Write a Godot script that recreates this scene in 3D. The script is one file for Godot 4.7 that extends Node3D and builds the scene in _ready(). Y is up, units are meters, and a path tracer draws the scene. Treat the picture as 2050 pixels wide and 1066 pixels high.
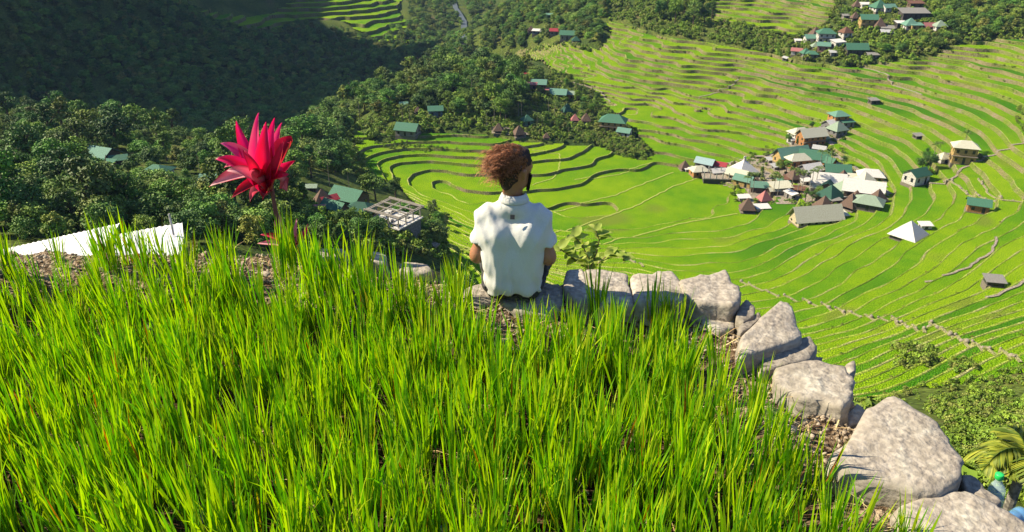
extends Node3D
# Rice terraces in a mountain valley: a paddy on a stone-walled terrace, a man sitting on its rim, villages far below.

const FOCAL := 1549.0          # focal length in pixels of the 2050 x 1066 photograph
const PITCH := 27.0            # degrees the camera looks down
const EYE := Vector3(0, 2.5, 0)

var rng := RandomNumberGenerator.new()
var noise_a := FastNoiseLite.new()
var noise_b := FastNoiseLite.new()
var noise_c := FastNoiseLite.new()
var M := {}
var used_names := {}
var t0 := 0

func _ready() -> void:
	t0 = Time.get_ticks_msec()
	rng.seed = 71
	make_view()
	make_noise()
	make_materials()
	make_terrain()
	say("terrain grid")
	build_hillside()
	say("hillside")
	build_terraces()
	say("terraces")
	build_home_terrace()
	say("home terrace")
	stone_bit = lump(0.6, 6, 8, 5)
	build_wall_stones()
	build_villages()
	say("villages")
	build_trees()
	say("trees")
	build_rice()
	say("rice")
	build_plants()
	say("plants")
	build_person()
	say("person")
	build_small_things()
	say("done")

func say(what: String) -> void:
	print(what, " ", Time.get_ticks_msec() - t0, " ms")

# ---------------------------------------------------------------- camera, sky, sun
func make_view() -> void:
	var cam := Camera3D.new()
	cam.name = "camera"
	add_child(cam)
	cam.position = EYE
	cam.rotation_degrees = Vector3(-PITCH, 0, 0)
	cam.fov = 2.0 * rad_to_deg(atan(533.0 / FOCAL))
	cam.near = 0.05
	cam.far = 6000.0
	cam.current = true
	var env := Environment.new()
	env.background_mode = Environment.BG_SKY
	var sky := Sky.new()
	var sm := ProceduralSkyMaterial.new()
	sm.sky_top_color = Color(0.29, 0.39, 0.55)
	sm.sky_horizon_color = Color(0.51, 0.57, 0.62)
	sm.sky_curve = 0.18
	sm.ground_bottom_color = Color(0.10, 0.14, 0.06)
	sm.ground_horizon_color = Color(0.45, 0.52, 0.50)
	sm.sun_angle_max = 12.0
	sky.sky_material = sm
	env.sky = sky
	env.tonemap_mode = Environment.TONE_MAPPER_LINEAR
	env.tonemap_exposure = 2.4
	env.sdfgi_enabled = true
	env.ssao_enabled = true
	env.ssil_enabled = true
	env.fog_enabled = true
	env.fog_density = 0.00006
	env.fog_light_color = Color(0.62, 0.74, 0.95)
	var we := WorldEnvironment.new()
	we.name = "environment"
	we.environment = env
	add_child(we)
	var sun := DirectionalLight3D.new()
	sun.name = "sun"
	sun.light_energy = 1.6
	sun.light_color = Color(1.0, 0.94, 0.82)
	sun.light_angular_distance = 0.5
	sun.shadow_enabled = true
	add_child(sun)
	var az := deg_to_rad(80.0)
	var el := deg_to_rad(41.0)
	var to_sun := Vector3(-cos(el) * sin(az), sin(el), -cos(el) * cos(az))
	sun.position = to_sun * 100.0
	sun.look_at_from_position(to_sun * 100.0, Vector3.ZERO)

# ---------------------------------------------------------------- from the photograph to the place
func ratio(v: float) -> float:            # drop per metre of forward distance on that row
	var up := (533.0 - v) / FOCAL
	var p := deg_to_rad(PITCH)
	return (sin(p) - up * cos(p)) / (cos(p) + up * sin(p))

func side(u: float, v: float) -> float:   # metres to the side per metre of forward distance
	var up := (533.0 - v) / FOCAL
	var p := deg_to_rad(PITCH)
	return (u - 1025.0) / FOCAL / (cos(p) + up * sin(p))

func at_z(u: float, v: float, z: float) -> Vector3:
	return Vector3(side(u, v) * z, EYE.y - ratio(v) * z, -z)

func at_y(u: float, v: float, y: float) -> Vector3:
	return at_z(u, v, (EYE.y - y) / ratio(v))

func at_ground(u: float, v: float) -> Vector3:
	var k := ratio(v)
	var q := side(u, v)
	var z := 16.0
	var before := z
	while z < 1250.0:
		if EYE.y - k * z < smooth_height(q * z, -z):
			break
		before = z
		z *= 1.012
	for i in 9:
		var mid := (before + z) * 0.5
		if EYE.y - k * mid < smooth_height(q * mid, -mid):
			z = mid
		else:
			before = mid
	return Vector3(q * z, EYE.y - k * z, -z)

func to_plan(pixels: Array) -> PackedVector2Array:
	var out := PackedVector2Array()
	for p in pixels:
		var g := at_ground(p[0], p[1])
		out.append(Vector2(g.x, g.z))
	return out

# ---------------------------------------------------------------- names and tags
func numbered(called: String) -> String:
	if not used_names.has(called):
		used_names[called] = 0
		return called
	used_names[called] += 1
	return "%s_%03d" % [called, used_names[called]]

func tag(o: Node, label: String, category: String, group := "") -> void:
	o.set_meta("label", label)
	o.set_meta("category", category)
	if group != "":
		o.set_meta("group", group)

func thing(called: String, label: String, category: String, at := Vector3.ZERO, turn := 0.0, group := "") -> Node3D:
	var o := Node3D.new()
	o.name = numbered(called)
	add_child(o)
	o.position = at
	o.rotation.y = turn
	tag(o, label, category, group)
	return o

func put(called: String, mesh: Mesh, mat: Material, parent: Node) -> MeshInstance3D:
	var o := MeshInstance3D.new()
	o.name = numbered(called) if parent == self else called
	o.mesh = mesh
	if mat:
		o.material_override = mat
	parent.add_child(o, true)
	return o

func setting(called: String, mesh: Mesh, mat: Material) -> MeshInstance3D:
	var o := put(called, mesh, mat, self)
	o.set_meta("kind", "structure")
	return o

func scatter(called: String, mesh: Mesh, mat: Material, places: Array, tints: PackedColorArray, parent: Node) -> MultiMeshInstance3D:
	var mm := MultiMesh.new()
	mm.transform_format = MultiMesh.TRANSFORM_3D
	mm.use_colors = tints.size() > 0
	mm.mesh = mesh
	mm.instance_count = places.size()
	for i in places.size():
		mm.set_instance_transform(i, places[i])
		if tints.size() > 0:
			mm.set_instance_color(i, tints[i])
	var o := MultiMeshInstance3D.new()
	o.name = numbered(called) if parent == self else called
	o.multimesh = mm
	o.material_override = mat
	o.set_meta("kind", "stuff")
	parent.add_child(o, true)
	return o

# ---------------------------------------------------------------- noise and materials
func make_noise() -> void:
	noise_a.seed = 11
	noise_a.noise_type = FastNoiseLite.TYPE_SIMPLEX_SMOOTH
	noise_a.frequency = 1.0
	noise_a.fractal_type = FastNoiseLite.FRACTAL_FBM
	noise_a.fractal_octaves = 3
	noise_b.seed = 29
	noise_b.noise_type = FastNoiseLite.TYPE_SIMPLEX_SMOOTH
	noise_b.frequency = 1.0
	noise_b.fractal_type = FastNoiseLite.FRACTAL_NONE
	noise_c.seed = 53
	noise_c.noise_type = FastNoiseLite.TYPE_SIMPLEX_SMOOTH
	noise_c.frequency = 1.0
	noise_c.fractal_type = FastNoiseLite.FRACTAL_FBM
	noise_c.fractal_octaves = 5

func grain(size: int, freq: float, octaves: int, low: Color, high: Color, seed_: int, sharp := 1.0) -> ImageTexture:
	var n := FastNoiseLite.new()
	n.seed = seed_
	n.frequency = freq
	n.fractal_type = FastNoiseLite.FRACTAL_FBM
	n.fractal_octaves = octaves
	n.noise_type = FastNoiseLite.TYPE_SIMPLEX_SMOOTH
	var g := n.get_seamless_image(size, size)
	var im := Image.create(size, size, true, Image.FORMAT_RGB8)
	for y in size:
		for x in size:
			var t := clampf((g.get_pixel(x, y).r - 0.5) * sharp + 0.5, 0.0, 1.0)
			im.set_pixel(x, y, low.lerp(high, t))
	im.generate_mipmaps()
	return ImageTexture.create_from_image(im)

func relief(size: int, freq: float, octaves: int, strength: float, seed_: int) -> ImageTexture:
	var n := FastNoiseLite.new()
	n.seed = seed_
	n.frequency = freq
	n.fractal_type = FastNoiseLite.FRACTAL_FBM
	n.fractal_octaves = octaves
	var g := n.get_seamless_image(size, size)
	g.convert(Image.FORMAT_RGBA8)
	g.bump_map_to_normal_map(strength)
	g.generate_mipmaps()
	return ImageTexture.create_from_image(g)

func lin(r: float, g: float, b: float) -> Color:      # a linear base colour as albedo_color wants it
	return Color(r, g, b).linear_to_srgb()

func mat(color: Color, rough := 0.8, tex: Texture2D = null, scale := 1.0, world := true) -> StandardMaterial3D:
	var m := StandardMaterial3D.new()
	m.albedo_color = color
	m.roughness = rough
	if tex:
		m.albedo_texture = tex
		m.uv1_triplanar = true
		m.uv1_world_triplanar = world
		m.uv1_scale = Vector3.ONE * scale
	return m

func make_materials() -> void:
	var soft := grain(256, 0.02, 5, Color(0.84, 0.84, 0.84), Color(1, 1, 1), 3, 1.6)
	var blot := grain(256, 0.03, 5, Color(0.55, 0.55, 0.55), Color(1, 1, 1), 5, 2.6)
	var sheet := grain(512, 0.03, 5, Color(0.70, 0.67, 0.64), Color(1, 1, 1), 13, 1.7)      # tin sheets with rust and grime
	var bumpy := relief(256, 0.05, 5, 6.0, 9)
	var m: StandardMaterial3D
	# paddies far off: rice seen as one sheet
	m = mat(Color(1, 1, 1), 0.95, grain(512, 0.05, 5, Color(0.55, 0.66, 0.4), Color(1, 1, 1), 7, 2.2), 0.11)
	m.vertex_color_use_as_albedo = true
	m.normal_enabled = true
	m.normal_texture = relief(256, 0.08, 5, 10.0, 19)
	m.normal_scale = 0.7
	m.metallic_specular = 0.15
	M.paddy = m
	m = mat(Color(1, 1, 1), 0.95, blot, 0.31)
	m.vertex_color_use_as_albedo = true
	m.normal_enabled = true
	m.normal_texture = bumpy
	m.normal_scale = 1.2
	m.metallic_specular = 0.2
	M.bank = m
	m = mat(Color(1, 1, 1), 0.95, blot, 0.12)
	m.vertex_color_use_as_albedo = true
	m.metallic_specular = 0.2
	M.ground = m
	# soil of the near terrace
	m = mat(Color(1, 1, 1), 0.92, grain(512, 0.035, 6, Color(0.42, 0.36, 0.30), Color(1, 1, 1), 21, 2.6), 1.3)
	m.vertex_color_use_as_albedo = true
	m.normal_enabled = true
	m.normal_texture = relief(512, 0.045, 6, 14.0, 23)
	m.normal_scale = 1.3
	m.metallic_specular = 0.25
	M.soil = m
	# boulders
	m = mat(Color(1, 1, 1), 0.88, grain(512, 0.05, 6, Color(0.78, 0.765, 0.75), Color(1, 0.99, 0.97), 31, 1.8), 0.8, false)
	m.vertex_color_use_as_albedo = true
	m.normal_enabled = true
	m.normal_texture = relief(512, 0.06, 6, 9.0, 33)
	m.normal_scale = 0.35
	m.metallic_specular = 0.25
	M.stone = m
	m = m.duplicate()
	m.albedo_color = lin(0.30, 0.27, 0.23)
	M.stone_plain = m
	# leaves
	for kind in [["leaf_rice", 0.5, Color(0.9, 1.0, 0.25), 0.62], ["leaf_tree", 0.6, Color(0.75, 0.8, 0.3), 0.22], ["leaf_palm", 0.55, Color(0.8, 0.8, 0.2), 0.4], ["leaf_red", 0.36, Color(1.0, 0.45, 0.65), 0.6], ["leaf_young", 0.45, Color(0.9, 1.0, 0.4), 0.6]]:
		m = mat(Color(1, 1, 1), kind[1])
		m.vertex_color_use_as_albedo = true
		m.backlight_enabled = true
		m.backlight = Color(kind[2].r * kind[3], kind[2].g * kind[3], kind[2].b * kind[3]) * 1.6
		m.metallic_specular = 0.35
		m.cull_mode = BaseMaterial3D.CULL_DISABLED
		M[kind[0]] = m
	m = mat(Color(1, 1, 1), 0.8)
	m.vertex_color_use_as_albedo = true
	M.plain = m
	M.bark = mat(lin(0.12, 0.09, 0.06), 0.9, blot, 1.2)
	M.bark_pale = mat(lin(0.26, 0.24, 0.20), 0.9, blot, 1.2)
	# roofs and walls of the houses
	for r in [["green", 0.060, 0.190, 0.125], ["teal", 0.13, 0.29, 0.23], ["pale_green", 0.26, 0.36, 0.28], ["deep_green", 0.020, 0.095, 0.065], ["white", 0.68, 0.69, 0.69], ["cream", 0.58, 0.59, 0.48], ["silver", 0.44, 0.47, 0.50], ["blue", 0.30, 0.45, 0.50], ["red", 0.33, 0.035, 0.05], ["pink", 0.40, 0.16, 0.16], ["rust", 0.17, 0.085, 0.055], ["grey", 0.25, 0.25, 0.24]]:
		m = mat(lin(r[1], r[2], r[3]), 0.8, sheet, 0.22)
		m.metallic_specular = 0.4
		M["roof_" + r[0]] = m
	m = mat(lin(0.19, 0.125, 0.095), 0.95, grain(256, 0.06, 5, Color(0.45, 0.42, 0.4), Color(1, 1, 1), 41, 2.6), 0.8)
	m.normal_enabled = true
	m.normal_texture = bumpy
	m.normal_scale = 1.5
	M.thatch = m
	for w in [["yellow", 0.52, 0.36, 0.13], ["cream", 0.58, 0.50, 0.34], ["white", 0.62, 0.61, 0.58], ["concrete", 0.30, 0.28, 0.26], ["wood", 0.14, 0.095, 0.06], ["grey", 0.22, 0.22, 0.22], ["green", 0.10, 0.22, 0.17], ["blue", 0.10, 0.17, 0.24], ["dark", 0.07, 0.065, 0.06], ["pink", 0.45, 0.25, 0.22], ["orange", 0.45, 0.21, 0.07]]:
		M["wall_" + w[0]] = mat(lin(w[1], w[2], w[3]), 0.85, blot, 0.5)
	m = mat(lin(0.015, 0.018, 0.02), 0.25)
	M.window = m
	M.plinth = mat(lin(0.22, 0.19, 0.15), 0.9, blot, 0.6)
	M.timber = mat(lin(0.36, 0.33, 0.28), 0.85, blot, 1.0)
	M.turf = mat(lin(0.40, 0.46, 0.08), 0.95, blot, 0.4)
	M.bank_path = mat(lin(0.33, 0.32, 0.14), 0.95, blot, 0.4)
	M.court = mat(lin(0.34, 0.29, 0.22), 0.9, blot, 0.3)
	m = mat(lin(0.78, 0.78, 0.77), 0.45, soft, 0.8)
	m.metallic_specular = 0.5
	M.tin = m
	M.water = mat(lin(0.07, 0.085, 0.09), 0.5)

# ---------------------------------------------------------------- the shape of the land
const GX0 := -1100.0
const GZ0 := -1300.0
const GSTEP := 6.0
const GW := 340
const GH := 226
var grid_h := PackedFloat32Array()
var terrace_plans: Array = []
var off_plans: Array = []
var tall_steps := false

func land_points() -> PackedVector3Array:
	var out := PackedVector3Array()
	# row by row: pixel of the photograph, forward distance in metres
	for p in [
			[1900, 880, 45], [2000, 840, 60], [1800, 820, 85], [1700, 790, 101], [2050, 780, 88],
			[2050, 700, 105], [1750, 700, 122], [1650, 680, 135],
			[1550, 600, 167], [1800, 600, 154], [2050, 600, 140],
			[1300, 560, 181], [1300, 500, 210], [1600, 500, 202], [1850, 500, 188], [2050, 500, 174],
			[1000, 450, 233], [1000, 400, 257], [1300, 400, 259], [1600, 400, 252], [1850, 400, 234], [2050, 400, 218],
			[1150, 330, 290], [1300, 330, 292.5], [1500, 300, 303], [1700, 300, 290], [1900, 300, 272], [2050, 300, 256],
			[1300, 200, 368], [1500, 200, 353], [1700, 200, 338], [1900, 200, 320], [2050, 200, 306],
			[1250, 100, 438], [1500, 100, 413], [1700, 100, 390], [1900, 100, 370], [2050, 100, 356],
			[1250, 0, 528], [1500, 0, 488], [1700, 0, 458], [1900, 0, 433], [2050, 0, 418],
			[1500, -100, 580], [1900, -100, 520], [1200, -100, 650],
			[1100, 80, 520], [1060, 0, 640], [1000, 30, 680],
			[930, 70, 760], [905, 0, 950], [950, 95, 700], [900, 110, 570],
			[870, 262, 318], [1000, 268, 316], [900, 150, 388], [830, 150, 390], [970, 150, 390], [760, 190, 382], [640, 280, 340], [1050, 170, 400], [1130, 190, 386], [1240, 240, 346],
			[760, 300, 301], [900, 290, 306], [800, 380, 261], [1000, 330, 288], [720, 270, 311],
			[700, 420, 172], [790, 440, 165], [860, 480, 160], [640, 390, 190], [600, 470, 130], [620, 330, 236], [600, 300, 290],
			[0, 480, 110], [200, 470, 115], [400, 470, 122], [0, 400, 150], [200, 380, 165], [400, 380, 172],
			[50, 300, 215], [250, 330, 210], [450, 330, 221], [50, 250, 260], [250, 280, 260], [420, 300, 261], [30, 235, 285],
			[50, 200, 448], [50, 100, 480], [50, 0, 520], [300, 200, 470], [300, 100, 540], [300, 0, 618],
			[480, 220, 480], [500, 120, 600], [400, 40, 670], [500, 30, 738], [450, 0, 775], [650, 0, 800], [760, 70, 720], [800, 0, 842],
			[700, 120, 640], [600, 180, 560], [680, 190, 520],
			[600, -100, 900], [300, -100, 720], [50, -100, 575], [900, -100, 1120]]:
		out.append(at_z(p[0], p[1], p[2]))
	# out of sight: the drop below the near terrace, the hollows behind the shoulders, the ridge that keeps the sun off the gorge
	for p in [Vector3(-40, -9, -10), Vector3(-15, -8, -13), Vector3(0, -7, -9), Vector3(9, -8, -8), Vector3(28, -10, -5), Vector3(-90, -12, -12), Vector3(90, -20, -10),
			Vector3(0, -22, -30), Vector3(40, -24, -26), Vector3(-40, -20, -30), Vector3(-90, -26, -40), Vector3(100, -40, -50), Vector3(0, -45, -70), Vector3(-5, -72, -125), Vector3(30, -85, -150),
			Vector3(0, -90, -185), Vector3(-30, -84, -190), Vector3(-215, -112, -355), Vector3(-150, -113, -350), Vector3(-115, -120, -385), Vector3(-60, -118, -480), Vector3(-10, -122, -520),
			Vector3(-300, -50, -250), Vector3(-280, -90, -370), Vector3(-400, 20, -300), Vector3(-400, 125, -440), Vector3(-520, 190, -430), Vector3(-383, 85, -530), Vector3(-470, 220, -590), Vector3(-560, 320, -640), Vector3(-720, 420, -700), Vector3(-413, 200, -690), Vector3(-420, 85, -775), Vector3(-565, 190, -802),
			Vector3(-430, 110, -850), Vector3(-560, 200, -880), Vector3(-330, 5, -800), Vector3(-425, 90, -940), Vector3(-700, 150, -500), Vector3(-700, 120, -300), Vector3(-300, 40, -1200), Vector3(100, -20, -1250), Vector3(500, 60, -1100),
			Vector3(330, -40, -300), Vector3(330, -50, -200), Vector3(420, -10, -420), Vector3(300, -60, -120), Vector3(600, 100, -600), Vector3(-180, -20, -60)]:
		out.append(p)
	return out

func make_terrain() -> void:
	var pts := land_points()
	var n := pts.size()
	var mean := -90.0
	# multiquadric surface through all the points
	var a: Array = []
	for i in n:
		var row := PackedFloat64Array()
		row.resize(n + 1)
		for j in n:
			var dx := pts[i].x - pts[j].x
			var dz := pts[i].z - pts[j].z
			row[j] = sqrt(dx * dx + dz * dz + 400.0)
		row[i] -= 1.5                     # a little slack, for a smoother sheet
		row[n] = pts[i].y - mean
		a.append(row)
	for c in n:
		var best := c
		for r in range(c + 1, n):
			if absf(a[r][c]) > absf(a[best][c]):
				best = r
		var swap = a[c]
		a[c] = a[best]
		a[best] = swap
		var top: PackedFloat64Array = a[c]
		for r in range(c + 1, n):
			var row: PackedFloat64Array = a[r]
			var f := row[c] / top[c]
			if f != 0.0:
				for k in range(c, n + 1):
					row[k] -= f * top[k]
				a[r] = row
	var w := PackedFloat64Array()
	w.resize(n)
	for r in range(n - 1, -1, -1):
		var s: float = a[r][n]
		for k in range(r + 1, n):
			s -= a[r][k] * w[k]
		w[r] = s / a[r][r]
	var px := PackedFloat32Array()
	var pz := PackedFloat32Array()
	for p in pts:
		px.append(p.x)
		pz.append(p.z)
	# every second node is computed, the others are filled in by cubic steps
	grid_h.resize(GW * GH)
	for iz in range(0, GH, 2):
		var z := GZ0 + iz * GSTEP
		for ix in range(0, GW, 2):
			var x := GX0 + ix * GSTEP
			if absf(x) > 120.0 - 1.9 * z:
				grid_h[iz * GW + ix] = mean
				continue
			var h := mean
			for k in n:
				var dx := x - px[k]
				var dz := z - pz[k]
				h += w[k] * sqrt(dx * dx + dz * dz + 400.0)
			grid_h[iz * GW + ix] = h
	for iz in range(0, GH, 2):
		for ix in range(1, GW, 2):
			grid_h[iz * GW + ix] = between(iz * GW, ix, GW, 1)
	for iz in range(1, GH, 2):
		for ix in GW:
			grid_h[iz * GW + ix] = between(ix, iz, GH, GW)

func between(base: int, i: int, count: int, stride: int) -> float:
	var l := grid_h[base + (i - 1) * stride]
	if i + 1 >= count:
		return l
	var r := grid_h[base + (i + 1) * stride]
	if i < 3 or i + 3 >= count:
		return (l + r) * 0.5
	return (9.0 * (l + r) - grid_h[base + (i - 3) * stride] - grid_h[base + (i + 3) * stride]) / 16.0

func smooth_height(x: float, z: float) -> float:
	var fx := clampf((x - GX0) / GSTEP, 0.0, GW - 1.001)
	var fz := clampf((z - GZ0) / GSTEP, 0.0, GH - 1.001)
	var ix := int(fx)
	var iz := int(fz)
	fx -= ix
	fz -= iz
	var at := iz * GW + ix
	return lerpf(lerpf(grid_h[at], grid_h[at + 1], fx), lerpf(grid_h[at + GW], grid_h[at + GW + 1], fx), fz)

func height(x: float, z: float) -> float:
	var far := clampf((-z - 60.0) / 120.0, 0.0, 1.0)
	return smooth_height(x, z) + far * (noise_a.get_noise_2d(x * 0.016, z * 0.016) * (0.75 + 2.1 * clampf((-z - 310.0) / 60.0, 0.0, 1.0)) + noise_b.get_noise_2d(x * 0.06, z * 0.06) * (0.16 + 0.5 * clampf((-z - 320.0) / 60.0, 0.0, 1.0)))

func in_terraces(x: float, z: float) -> bool:
	var p := Vector2(x, z)
	for poly in terrace_plans:
		if Geometry2D.is_point_in_polygon(p, poly):
			for off in off_plans:
				if Geometry2D.is_point_in_polygon(p, off):
					return false
			return true
	return false

# the height counted in steps: low steps in the valley bottom, taller ones up the far side
func steps_of(y: float) -> float:
	if tall_steps:
		return y / 3.1
	return (y + 93.0) / 0.95 if y < -93.0 else (y + 93.0) / 1.4

func y_of_step(s: float) -> float:
	if tall_steps:
		return s * 3.1
	return s * 0.95 - 93.0 if s < 0.0 else s * 1.4 - 93.0

func ground_y(x: float, z: float) -> float:
	var h := height(x, z)
	return y_of_step(floorf(steps_of(h))) if in_terraces(x, z) else h

# ---------------------------------------------------------------- the sheet of land under everything
func build_hillside() -> void:
	terrace_plans = [
		to_plan([[703, 262], [760, 285], [800, 274], [860, 262], [960, 268], [1060, 283], [1200, 288], [1290, 312], [1310, 305], [1270, 262], [1215, 215], [1185, 180], [1110, 140], [1050, 115], [1010, 98], [1060, 92], [1200, 90], [1222, 66], [1190, 40], [1260, 45], [1330, 72], [1420, 82], [1490, 100], [1560, 92], [1590, 124], [1700, 132], [1780, 118], [1860, 110], [1930, 82], [2050, 66], [2200, 50], [2300, 400], [2300, 740], [2050, 745], [1930, 765], [1830, 775], [1750, 800], [1700, 825], [1500, 700], [1300, 620], [1050, 600], [900, 560], [880, 500], [895, 430], [830, 405], [800, 372], [735, 345], [712, 300]]),
		to_plan([[1415, 2], [1460, -14], [1680, -16], [1675, 20], [1650, 52], [1590, 72], [1530, 62], [1450, 48], [1420, 30]])]
	far_plans = [to_plan([[345, -20], [640, -24], [810, -10], [800, 20], [835, 60], [812, 84], [760, 78], [715, 62], [690, 40], [620, 36], [575, 45], [520, 62], [460, 50], [400, 22]]),
		to_plan([[640, 178], [700, 170], [712, 205], [655, 226], [600, 215]])]
	off_plans = [to_plan([[1210, 255], [1262, 262], [1300, 305], [1290, 318], [1230, 300], [1195, 280]])]
	var st := SurfaceTool.new()
	st.begin(Mesh.PRIMITIVE_TRIANGLES)
	st.set_smooth_group(0)
	var qs := PackedFloat32Array()
	var q := -2.3
	while q < 1.5:
		qs.append(q)
		q += 0.008 if q > -0.95 and q < 1.0 else 0.04
	var zs := PackedFloat32Array()
	var z := 7.5
	while z < 1290.0:
		zs.append(z)
		z *= 1.013
	var nq := qs.size()
	for j in zs.size():
		for i in nq:
			var x := qs[i] * zs[j]
			var zz := -zs[j]
			var inside := in_terraces(x, zz)
			var y := height(x, zz) - (2.6 if inside else 4.0 if zs[j] > 480.0 and in_far_terraces(x, zz) else 0.0)
			var t := noise_a.get_noise_2d(x * 0.03, zz * 0.03)
			var t2 := noise_c.get_noise_2d(x * 0.11 + 50.0, zz * 0.11)
			var c := Color(0.050, 0.085, 0.020).lerp(Color(0.12, 0.16, 0.03), clampf(0.5 + t + t2 * 0.6, 0.0, 1.0))
			c = c.lerp(Color(0.17, 0.125, 0.07), clampf(t2 * 2.2 - 0.62, 0.0, 0.8))
			if zs[j] < 110.0:                                  # the scrubby bank below the wall
				c = c.lerp(Color(0.13, 0.17, 0.03), 0.35)
			st.set_color(c)
			st.add_vertex(Vector3(x, y, zz))
	for j in zs.size() - 1:
		for i in nq - 1:
			var a := j * nq + i
			for k in [a, a + nq, a + 1, a + 1, a + nq, a + nq + 1]:
				st.add_index(k)
	st.generate_normals()
	setting("hillside", st.commit(), M.ground)
	# the stream at the bottom of the gorge
	var w := SurfaceTool.new()
	w.begin(Mesh.PRIMITIVE_TRIANGLES)
	var line: Array = []
	for p in [[905, -6, 5], [912, 20, 5], [928, 45, 6], [936, 70, 7], [932, 95, 5]]:
		line.append([at_ground(p[0], p[1]), p[2]])
	for i in line.size() - 1:
		for k in 6:
			var a: Vector3 = line[i][0].lerp(line[i + 1][0], k / 6.0)
			var b: Vector3 = line[i][0].lerp(line[i + 1][0], (k + 1) / 6.0)
			var h: float = line[i][1] * 0.5
			a.y = smooth_height(a.x, a.z) + 2.2
			b.y = smooth_height(b.x, b.z) + 2.2
			var s := Vector3(h, 0, 0)
			for v in [a - s, a + s, b - s, b - s, a + s, b + s]:
				w.add_vertex(v)
	setting("river", w.commit(), M.water)

# ---------------------------------------------------------------- terraces: flat paddies, walls and bunds, cut along the contour lines
var banks_at: Array = []
var step_vertices := {}
var wall_vertices := {}
var bund_vertices := {}

func paddy_color(x: float, z: float, k: int) -> Color:
	var a := noise_b.get_noise_3d(x * 0.011, k * 3.7, z * 0.011)
	var b := noise_b.get_noise_3d(x * 0.035 + 90.0, k * 5.3, z * 0.035)
	var c := Color(0.130, 0.285, 0.010).lerp(Color(0.285, 0.400, 0.012), clampf(0.5 + a * 0.75 + b * 0.35 + 0.35 * noise_a.get_noise_2d(x * 0.13, z * 0.13), 0.0, 1.0))
	if a < -0.45:
		c = c.lerp(Color(0.06, 0.19, 0.012), clampf((-a - 0.45) * 3.0, 0.0, 0.8))
	if b > 0.62:
		c = c.lerp(Color(0.21, 0.23, 0.05), clampf((b - 0.62) * 4.0, 0.0, 0.7))
	return c

func pack(store: Dictionary, k: int) -> Array:
	if not store.has(k):
		store[k] = [PackedVector3Array(), PackedColorArray()]
	return store[k]

func add_tri(box: Array, a: Vector3, b: Vector3, c: Vector3, col: Color) -> void:
	box[0].append(a); box[0].append(b); box[0].append(c)
	box[1].append(col); box[1].append(col); box[1].append(col)

func cut_triangle(p: PackedVector3Array, dry: float) -> void:      # x, step height, z
	var lo := floori(minf(p[0].y, minf(p[1].y, p[2].y)))
	var hi := floori(maxf(p[0].y, maxf(p[1].y, p[2].y)))
	var mx := (p[0].x + p[1].x + p[2].x) / 3.0
	var mz := (p[0].z + p[1].z + p[2].z) / 3.0
	if lo == hi:
		var y := y_of_step(lo)
		add_tri(pack(step_vertices, lo), Vector3(p[0].x, y, p[0].z), Vector3(p[1].x, y, p[1].z), Vector3(p[2].x, y, p[2].z), paddy_color(mx, mz, lo))
		return
	# uphill direction, constant over the triangle
	var e1 := p[1] - p[0]
	var e2 := p[2] - p[0]
	var det := e1.x * e2.z - e2.x * e1.z
	var up := Vector3.ZERO
	if absf(det) > 1e-9:
		up = Vector3((e1.y * e2.z - e2.y * e1.z) / det, 0, (e1.x * e2.y - e2.x * e1.y) / det)
	up = up.normalized() if up.length() > 1e-6 else Vector3.RIGHT
	for k in range(lo, hi + 1):
		var poly := clip(clip(p, k, 1.0), k + 1, -1.0)
		var y := y_of_step(k)
		var box := pack(step_vertices, k)
		var col := paddy_color(mx, mz, k)
		for i in range(1, poly.size() - 1):
			add_tri(box, Vector3(poly[0].x, y, poly[0].z), Vector3(poly[i].x, y, poly[i].z), Vector3(poly[i + 1].x, y, poly[i + 1].z), col)
		if k == lo:
			continue
		# the contour of step k runs across this triangle
		var ends := PackedVector3Array()
		for i in 3:
			var a := p[i]
			var b := p[(i + 1) % 3]
			if (a.y < k) != (b.y < k):
				var t := (k - a.y) / (b.y - a.y)
				ends.append(Vector3(lerpf(a.x, b.x, t), 0, lerpf(a.z, b.z, t)))
		if ends.size() < 2:
			continue
		var a := ends[0]
		var b := ends[1]
		var low := y_of_step(k - 1)
		var n1 := noise_b.get_noise_3d(a.x * 0.16, k * 2.0, a.z * 0.16)
		var n2 := noise_a.get_noise_2d(mx * 0.05 + 7.0, mz * 0.05 + k)
		var lip := 0.10 + 0.04 * n1
		var mid := a.lerp(b, 0.5)
		var wall_col := Color(0.25, 0.225, 0.11).lerp(Color(0.17, 0.24, 0.035), clampf(0.6 - dry * 0.32 + n2 * 1.5, 0.0, 1.0)).lerp(Color(0.30, 0.25, 0.18), clampf(n1 * 1.4 - 0.45, 0.0, 1.0))
		var bund_col := Color(0.36, 0.46, 0.06).lerp(Color(0.45, 0.44, 0.18), clampf(dry * 0.16 + 0.12 + n1 * 0.8 + n2 * 0.7, 0.0, 1.0)).lerp(Color(0.14, 0.23, 0.02), clampf(-n2 * 2.0, 0.0, 0.7))
		var foot := up * (-0.55)
		var wide := up * (0.28 + 0.17 * dry + 0.14 * n2)
		var ya := Vector3(0, y + lip, 0)
		var yl := Vector3(0, low - 0.1, 0)
		var wbox := pack(wall_vertices, k)
		add_tri(wbox, a + ya, b + ya, a + foot + yl, wall_col)
		add_tri(wbox, b + ya, b + foot + yl, a + foot + yl, wall_col)
		var bbox := pack(bund_vertices, k)
		add_tri(bbox, a + ya, a + wide + ya, b + ya, bund_col)
		add_tri(bbox, b + ya, a + wide + ya, b + wide + ya, bund_col)
		var inn := wide * 1.5 + Vector3(0, y - 0.02, 0)
		add_tri(bbox, a + wide + ya, a + inn, b + wide + ya, bund_col)
		add_tri(bbox, b + wide + ya, a + inn, b + inn, bund_col)
		banks_at.append([Vector3(mid.x, y, mid.z), up, y - low])

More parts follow.
